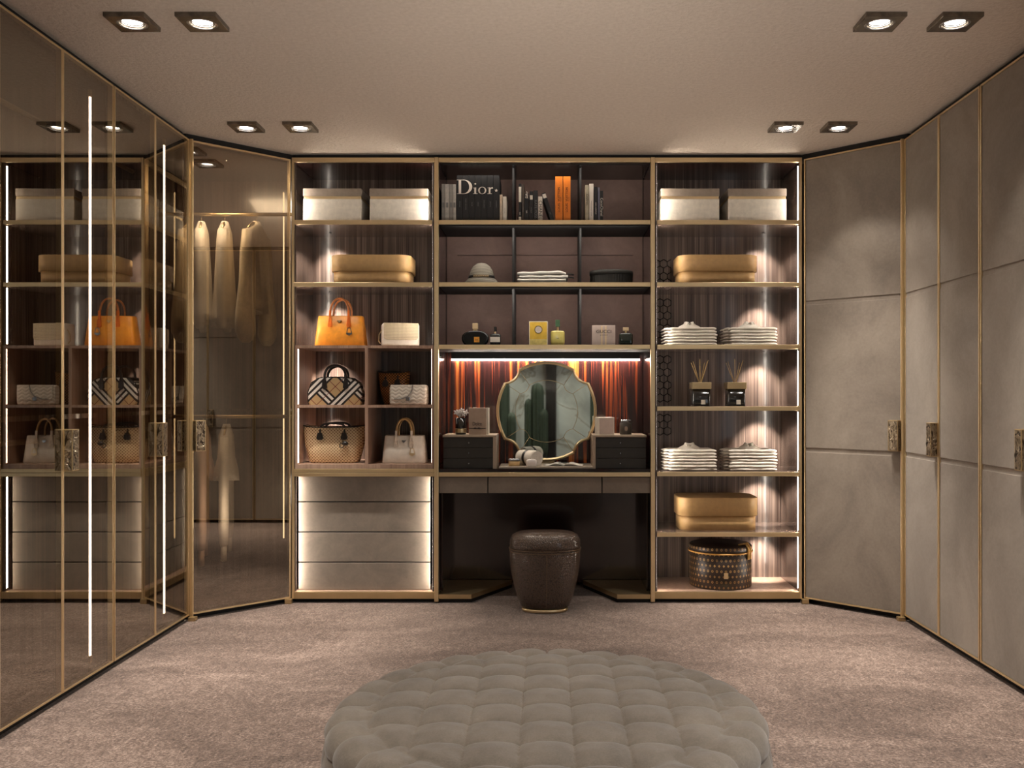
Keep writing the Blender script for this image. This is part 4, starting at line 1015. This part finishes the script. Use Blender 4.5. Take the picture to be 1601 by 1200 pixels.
def collar(parent, x, y, z):
    m = MB(); n = 20; rr_ = []
    for (r, zz, f) in ((.075, 0, .9), (.055, .012, .8), (.034, .022, .75), (.027, .034, .7), (.023, .036, .7), (.020, .022, .7), (.002, .018, .7)):
        rr_.append([(x+r*cos(2*pi*i/n), y+r*f*sin(2*pi*i/n), z+zz*(1+.10*cos(4*pi*i/n)) - (.008 if i in (14, 15, 16) and r < .03 else 0)) for i in range(n)])
    m.loft(rr_, cap=False).build('collar', cotton, parent)
    m = MB()
    for s_ in (-1, 1): m.prism([(x+s_*.004, z+.034), (x+s_*.022, z+.038), (x+s_*.018, z+.012)] if s_ < 0 else [(x+.018, z+.012), (x+.022, z+.038), (x+.004, z+.034)], y-.027, y-.023, 'y')
    m.build('collar_point', black_l if False else paper_w, parent)
    MB().lathe([(.003, 0), (.003, .002)], 10).build('button', black_l, parent); bt = [o for o in COL.objects if o.parent == parent and o.name.startswith('button')][-1]
    bt.data.transform(Matrix.Translation((x, y-.03, z+.018)) @ Matrix.Rotation(pi/2, 4, 'X'))
ordn = ['lowest', 'second from the bottom', 'third from the bottom', 'fourth from the bottom', 'fifth from the bottom', 'sixth from the bottom', 'seventh from the bottom']
protos = []
for (cx_, z0, cnt, where) in ((1084, 1.514, 6, 'upper stack nearer the books'), (1178, 1.514, 6, 'upper stack nearer the leather corner door'),
                              (1084, .768, 7, 'lower stack nearer the mirror'), (1178, .768, 7, 'lower stack nearer the leather corner door')):
    for i in range(cnt):
        nm = 'topmost' if i == cnt-1 else ordn[i]
        lb = 'white folded shirt%s, %s of the %s' % (' with open collar' if i == cnt-1 else '', nm, where)
        loc = (XP(cx_, 5.58)+random.Random(i*7+cx_).uniform(-.004, .004), 5.575+random.Random(i*3+cx_).uniform(-.004, .004), z0+i*.0184)
        if i == cnt-1 or len(protos) < 3:
            s_ = shirt(lb, loc, i+int(cx_)); 
            if i < cnt-1: protos.append(s_)
            else: collar(s_, -.01, .085, .0165)
        else: dup(protos[(i+cx_) % 3], loc, 0, lb)
# reed diffusers
def diffuser(label, px):
    t = thing('reed_diffuser', label, 'reed diffuser', (XP(px, 5.60), 5.64, 1.152), 0, 'reed diffusers')
    w = 14*5.6/F; h = 27*5.6/F
    MB().loft([ring(0, w*.97, w*.97, 8, 40), ring(.003, w, w, 8, 40), ring(h, w, w, 8, 40)]).build('bottle', dark_glass, t)
    B(-w-.004, w+.004, -w-.004, w+.004, h, h+.040).build('cap', gold_dark, t, bevel=.002)
    B(-.003, .022, -w-.002, -w, .012, .038).build('label_plate', cream_card, t)
    random.seed(px)
    for i, (dx, dy) in enumerate(((-.055, .0), (-.040, .01), (-.006, -.01), (.002, .012), (.026, .0), (.040, -.01), (.052, .01))):
        MB().tube([(dx*.1, 0, h+.035), (dx, dy*2, h+.17+.012*((i*5) % 4-1.5)/1.5)], .0017, 5).build('reed', reed_m, t)
    return t
diffuser('black reed diffuser with gold cap, nearer the vanity', 1096.5)
diffuser('black reed diffuser with gold cap, nearer the leather corner door', 1151.5)

# ---------------------------------------------------------------- hanging clothes behind the glass corner door
def sleeve_tube(m, pts, rad, fl=.55, n=14, ph=0):
    rr_ = []
    for i, (p, r) in enumerate(zip(pts, rad)):
        rr_.append([(p[0]+r*cos(2*pi*q/n)*(1+.12*sin(5*2*pi*q/n/2+ph)), p[1]+r*fl*sin(2*pi*q/n), p[2]) for q in range(n)])
    return m.loft(rr_)
def garment(kind, label, loc, rz, mat, h, L=1.0):
    t = thing('hanging_shirt', label, 'shirt', loc, rz, 'clothes behind the glass corner door')
    m = MB(); n = 36; rr_ = []
    for (z, a, b) in ((0, .035, .02), (-.03, .07, .03), (-.07, .17, .04), (-.2, .165, .045), (-.45*h/.7, .16, .05), (-h+.06, .17, .06), (-h, .172, .062)):
        rr_.append([(a*cos(2*pi*i/n), b*sin(2*pi*i/n)*(1+.28*sin(i*1.9)*min(1, -z*2.5)), z + (.05*abs(cos(2*pi*i/n))**2 if z < -h+.02 else 0)) for i in range(n)])
    m.loft(rr_[::-1]).build('body', mat, t)
    for s_ in (-1, 1):
        m = MB(); m.x = Matrix.Diagonal((1, 1, L, 1))
        if kind == 'puff':
            pts = [(s_*.16, 0, -.07), (s_*.185, 0, -.2), (s_*.19, 0, -.35), (s_*.195, 0, -.52), (s_*.19, 0, -.62), (s_*.185, 0, -.66), (s_*.185, 0, -.68)]; rad = [.04, .045, .05, .075, .08, .055, .03]
        else:
            pts = [(s_*.16, 0, -.07), (s_*.182, 0, -.2), (s_*.185, 0, -.38), (s_*.183, 0, -.55), (s_*.18, 0, -.64), (s_*.18, 0, -.65)]; rad = [.035, .042, .040, .042, .034, .027]
        sleeve_tube(m, pts[::-1], rad[::-1], .7); m.build('sleeve', mat, t)
        if kind == 'cuff':
            m = MB(); m.x = Matrix.Diagonal((1, 1, L, 1)); sleeve_tube(m, [(s_*.18, 0, -.73), (s_*.18, 0, -.65)], [.03, .028], .6); m.build('cuff', mat, t)
    m = MB(); m.tube([(-.15, 0, -.062), (-.08, 0, -.02), (0, 0, -.004), (.08, 0, -.02), (.15, 0, -.062)], .006, 6)
    m.tube([(0, 0, -.004), (0, 0, .02)]+[(.0+.016*sin(a), 0, .036-.016*cos(a)) for a in [i*pi*1.3/8 for i in range(9)]], .002, 5)
    m.build('hanger', gold_dark, t); return t
garment('plain', 'white hanging shirt nearest the gold corner post on the upper rail', (-2.07, 5.62, 2.256), math.radians(107), cotton, .62)
garment('plain', 'white hanging shirt in the middle of the upper rail', (-1.93, 5.62, 2.256), math.radians(104), cotton, .64)
garment('puff', 'champagne blouse with puffed sleeves on the upper rail', (-1.74, 5.62, 2.256), math.radians(88), silk, .56, 1.08)
garment('cuff', 'blush shirt with long cuffed sleeves on the lower rail', (-2.06, 5.62, 1.046), math.radians(107), pinkc, .34, 1.12)
garment('cuff', 'white shirt with long cuffed sleeves on the lower rail', (-1.92, 5.62, 1.046), math.radians(104), cotton, .34, 1.08)

# ---------------------------------------------------------------- stool
t = thing('stool', 'dark brown crocodile leather stool with gold base under the vanity', 'stool', (XP(852, 5.33), 5.33, 0))
kx = 5.33/F; a = 55.5*kx
SH = .445
prof = [(.60, .022), (.68, .03), (.78, .08), (.88, .15), (.955, .22), (.985, .28), (1.0, .335), (.985, .352)]
MB().loft([ring(z, a*r, a*r*.80, 2.4, 48) for r, z in prof]).build('body', croc_m, t)
MB().loft([ring(z, a*r, a*r*.80, 2.4, 48) for r, z in ((.95, .353), (.99, .357), (1.0, .375), (.985, .400), (.93, .424), (.80, .438), (.5, SH), (.02, SH+.003))]).build('seat_cushion', croc_m, t)
MB().loft([ring(z, a*r, a*r*.80, 2.4, 48) for r, z in ((.62, .0005), (.65, .004), (.65, .018), (.61, .022))]).build('base', gold, t)
tanpipe = plain('stitched_piping', (120, 96, 70), .5)
for r, z in ((1.0, .354), (.99, .340)):
    p = ring(z, a*r+.001, (a*r+.001)*.80, 2.4, 64); MB().tube(p+[p[0]], .0022, 6).build('piping', tanpipe, t)
m = MB()
for ang in (-pi/2+.03, -pi/2+2.1, -pi/2-2.1):
    pts = []
    for r, z in prof[1:-1]:
        c, d = cos(ang), sin(ang); pts.append((a*r*1.004*math.copysign(abs(c)**(2/2.4), c), a*r*.8*1.006*math.copysign(abs(d)**(2/2.4), d), z))
    m.tube(pts, .0018, 6)
m.build('seam', tanpipe, t)

# ---------------------------------------------------------------- ottoman
OX, OY, OR = 0.0, 2.435, .572; OT = .44
t = thing('ottoman', 'large round button-tufted grey velvet ottoman in the middle of the carpet', 'ottoman', (OX, OY, 0))
g = .125; NA = 540
def pillow(u, v): return .5*abs(sin(pi*u))**.36+.5*abs(sin(pi*v))**.36
prof = []
nr = 120
for i in range(nr+1): r = (OR-.07)*i/nr; prof.append((max(r, .0015), OT-.022*(r/OR)**2.5, 0, 1))
z_e = prof[-1][1]
for i in range(1, 25): a_ = pi/2*i/24; prof.append((OR-.07+.07*sin(a_), z_e-.07*(1-cos(a_)), sin(a_), cos(a_)))
for i in range(1, 50): z = z_e-.07-(z_e-.07-.055)*i/49; prof.append((OR+.004*sin(pi*i/49)-.012*(i/49)**2, z, 1, 0))
NC = 28; rings_ = []; s_len = 0; last = None
for (r, z, nr_, nz_) in prof:
    if last: s_len += sqrt((r-last[0])**2+(z-last[1])**2)
    last = (r, z); ring_ = []
    for i in range(NA):
        th = 2*pi*i/NA; x = r*cos(th); y = r*sin(th)
        wob = .006*noise.noise(Vector((x*7, y*7, 3)))
        h1 = pillow(x/g+.5+wob*2, y/g+.25)
        sr_ = (s_len-(OR-.11))/.15; h2 = pillow(th/(2*pi)*NC, min(max(sr_, 0), 2.9))
        f = min(1, max(0, (r-(OR-.135))/.05)); f = f*f*(3-2*f) if s_len < OR-.02 else 1
        dsp = .034*(h1*(1-f)+h2*f-1) + .0015*noise.noise(Vector((x*30, y*30, z*30)))
        ring_.append((x+cos(th)*nr_*dsp, y+sin(th)*nr_*dsp, z+nz_*dsp))
    rings_.append(ring_)
m = MB(); m.loft(rings_[::-1], cap=False); m.build('tufted_cushion', velvet_m, t)
bt = MB(); nb = 0
for i in range(-5, 6):
    for j in range(-5, 6):
        x = (i-.5)*g; y = (j-.25)*g
        if sqrt(x*x+y*y) < OR-.13:
            z = OT-.022*(sqrt(x*x+y*y)/OR)**2.5-.036
            MB().loft([ring(z-.004, .008, .008, 2, 10, x, y), ring(z+.0015, .0075, .0075, 2, 10, x, y), ring(z+.003, .004, .004, 2, 10, x, y)]).build('button', velvet_m, t)
MB().lathe([(OR-.05, .001), (OR-.05, .058)], 48).build('plinth', black_mat, t)

# ---------------------------------------------------------------- cacti by the marble wall (seen in the mirror)
def cactus(label, loc, arms):
    t = thing('potted_cactus', label, 'cactus', loc, 0, 'potted cacti by the marble wall')
    MB().lathe([(.13, 0), (.17, .02), (.19, .34), (.20, .36), (.17, .36), (.16, .33), (.002, .32)], 32).build('pot', black_lac, t)
    for (x, y, z1, r) in arms:
        m = MB(); n = 40; rr_ = []
        for zz, f in [(.3, .8), (.4, .95)]+[(.3+(z1-.3)*q/10, 1) for q in range(2, 10)]+[(z1-.03, .85), (z1, .5), (z1+.015, .1)]:
            rr_.append([(x+(r*f*(1+.14*cos(8*2*pi*i/n)))*cos(2*pi*i/n), y+(r*f*(1+.14*cos(8*2*pi*i/n)))*sin(2*pi*i/n), zz) for i in range(n)])
        m.loft(rr_); m.build('stem', cactus_m, t)
cactus('tall columnar cactus in black pot, outermost by the marble wall', (-.62, -2.1, 0), ((-.04, 0, 1.45, .10), (.10, .04, .95, .06)))
cactus('columnar cactus cluster in black pot nearer the black pillar', (-.20, -2.2, 0), ((-.07, 0, 1.15, .055), (.06, 0, 1.38, .085), (.15, .03, 1.0, .06)))
cactus('columnar cactus in black pot on the window side of the marble wall', (.74, -2.1, 0), ((0, 0, 1.4, .09),))

# ---------------------------------------------------------------- added fill lamps, unseen
t = thing('pendant_fill_lamp', 'unseen globe pendant lamp added as fill over the ottoman', 'lamp', (0, 1.9, 2.22))
MB().lathe([(.03, H-2.22-.001), (.05, H-2.22-.003), (.05, H-2.22-.03), (.03, H-2.22-.034)], 24).build('ceiling_rose', gold, t)
MB().tube([(0, 0, .12), (0, 0, H-2.22-.03)], .004).build('cord', black_mat, t)
cgm = MB()
for k in range(3):
    cgm.tube([(.125*cos(a), .125*sin(a)*cos(k*pi/3), .125*sin(a)*sin(k*pi/3)) for a in [2*pi*i/32 for i in range(33)]], .003, 6)
cgm.build('wire_globe', gold, t); MB().lathe([(.001, -.035), (.025, -.025), (.035, 0), (.025, .025), (.012, .04), (.012, .12)], 20).build('bulb', lampface, t)
for k, (x, y) in enumerate(FILL_UPL):
    t = thing('fill_uplighter', 'black can uplighter added unseen to brighten the ceiling, %s' % ('glass wardrobe side', 'leather wardrobe side')[k], 'lamp', (x, y, 0), 0, 'added can uplighters')
    MB().lathe([(.075, 0), (.08, .004), (.08, .40), (.075, .40), (.073, .36), (.001, .355)], 32).build('can', black_mat, t)
    MB().lathe([(.001, .357), (.05, .357), (.045, .37), (.001, .372)], 24).build('bulb', lampface, t)
# lettering to meshes
bpy.context.view_layer.update(); dg = bpy.context.evaluated_depsgraph_get()
for o in [o for o in COL.objects if o.type == 'FONT']:
    me = bpy.data.meshes.new_from_object(o.evaluated_get(dg)); nm = o.name
    n = bpy.data.objects.new('tmp', me); COL.objects.link(n); n.parent = o.parent; n.location = o.location; n.rotation_euler = o.rotation_euler; n.scale = o.scale
    bpy.data.objects.remove(o); n.name = nm
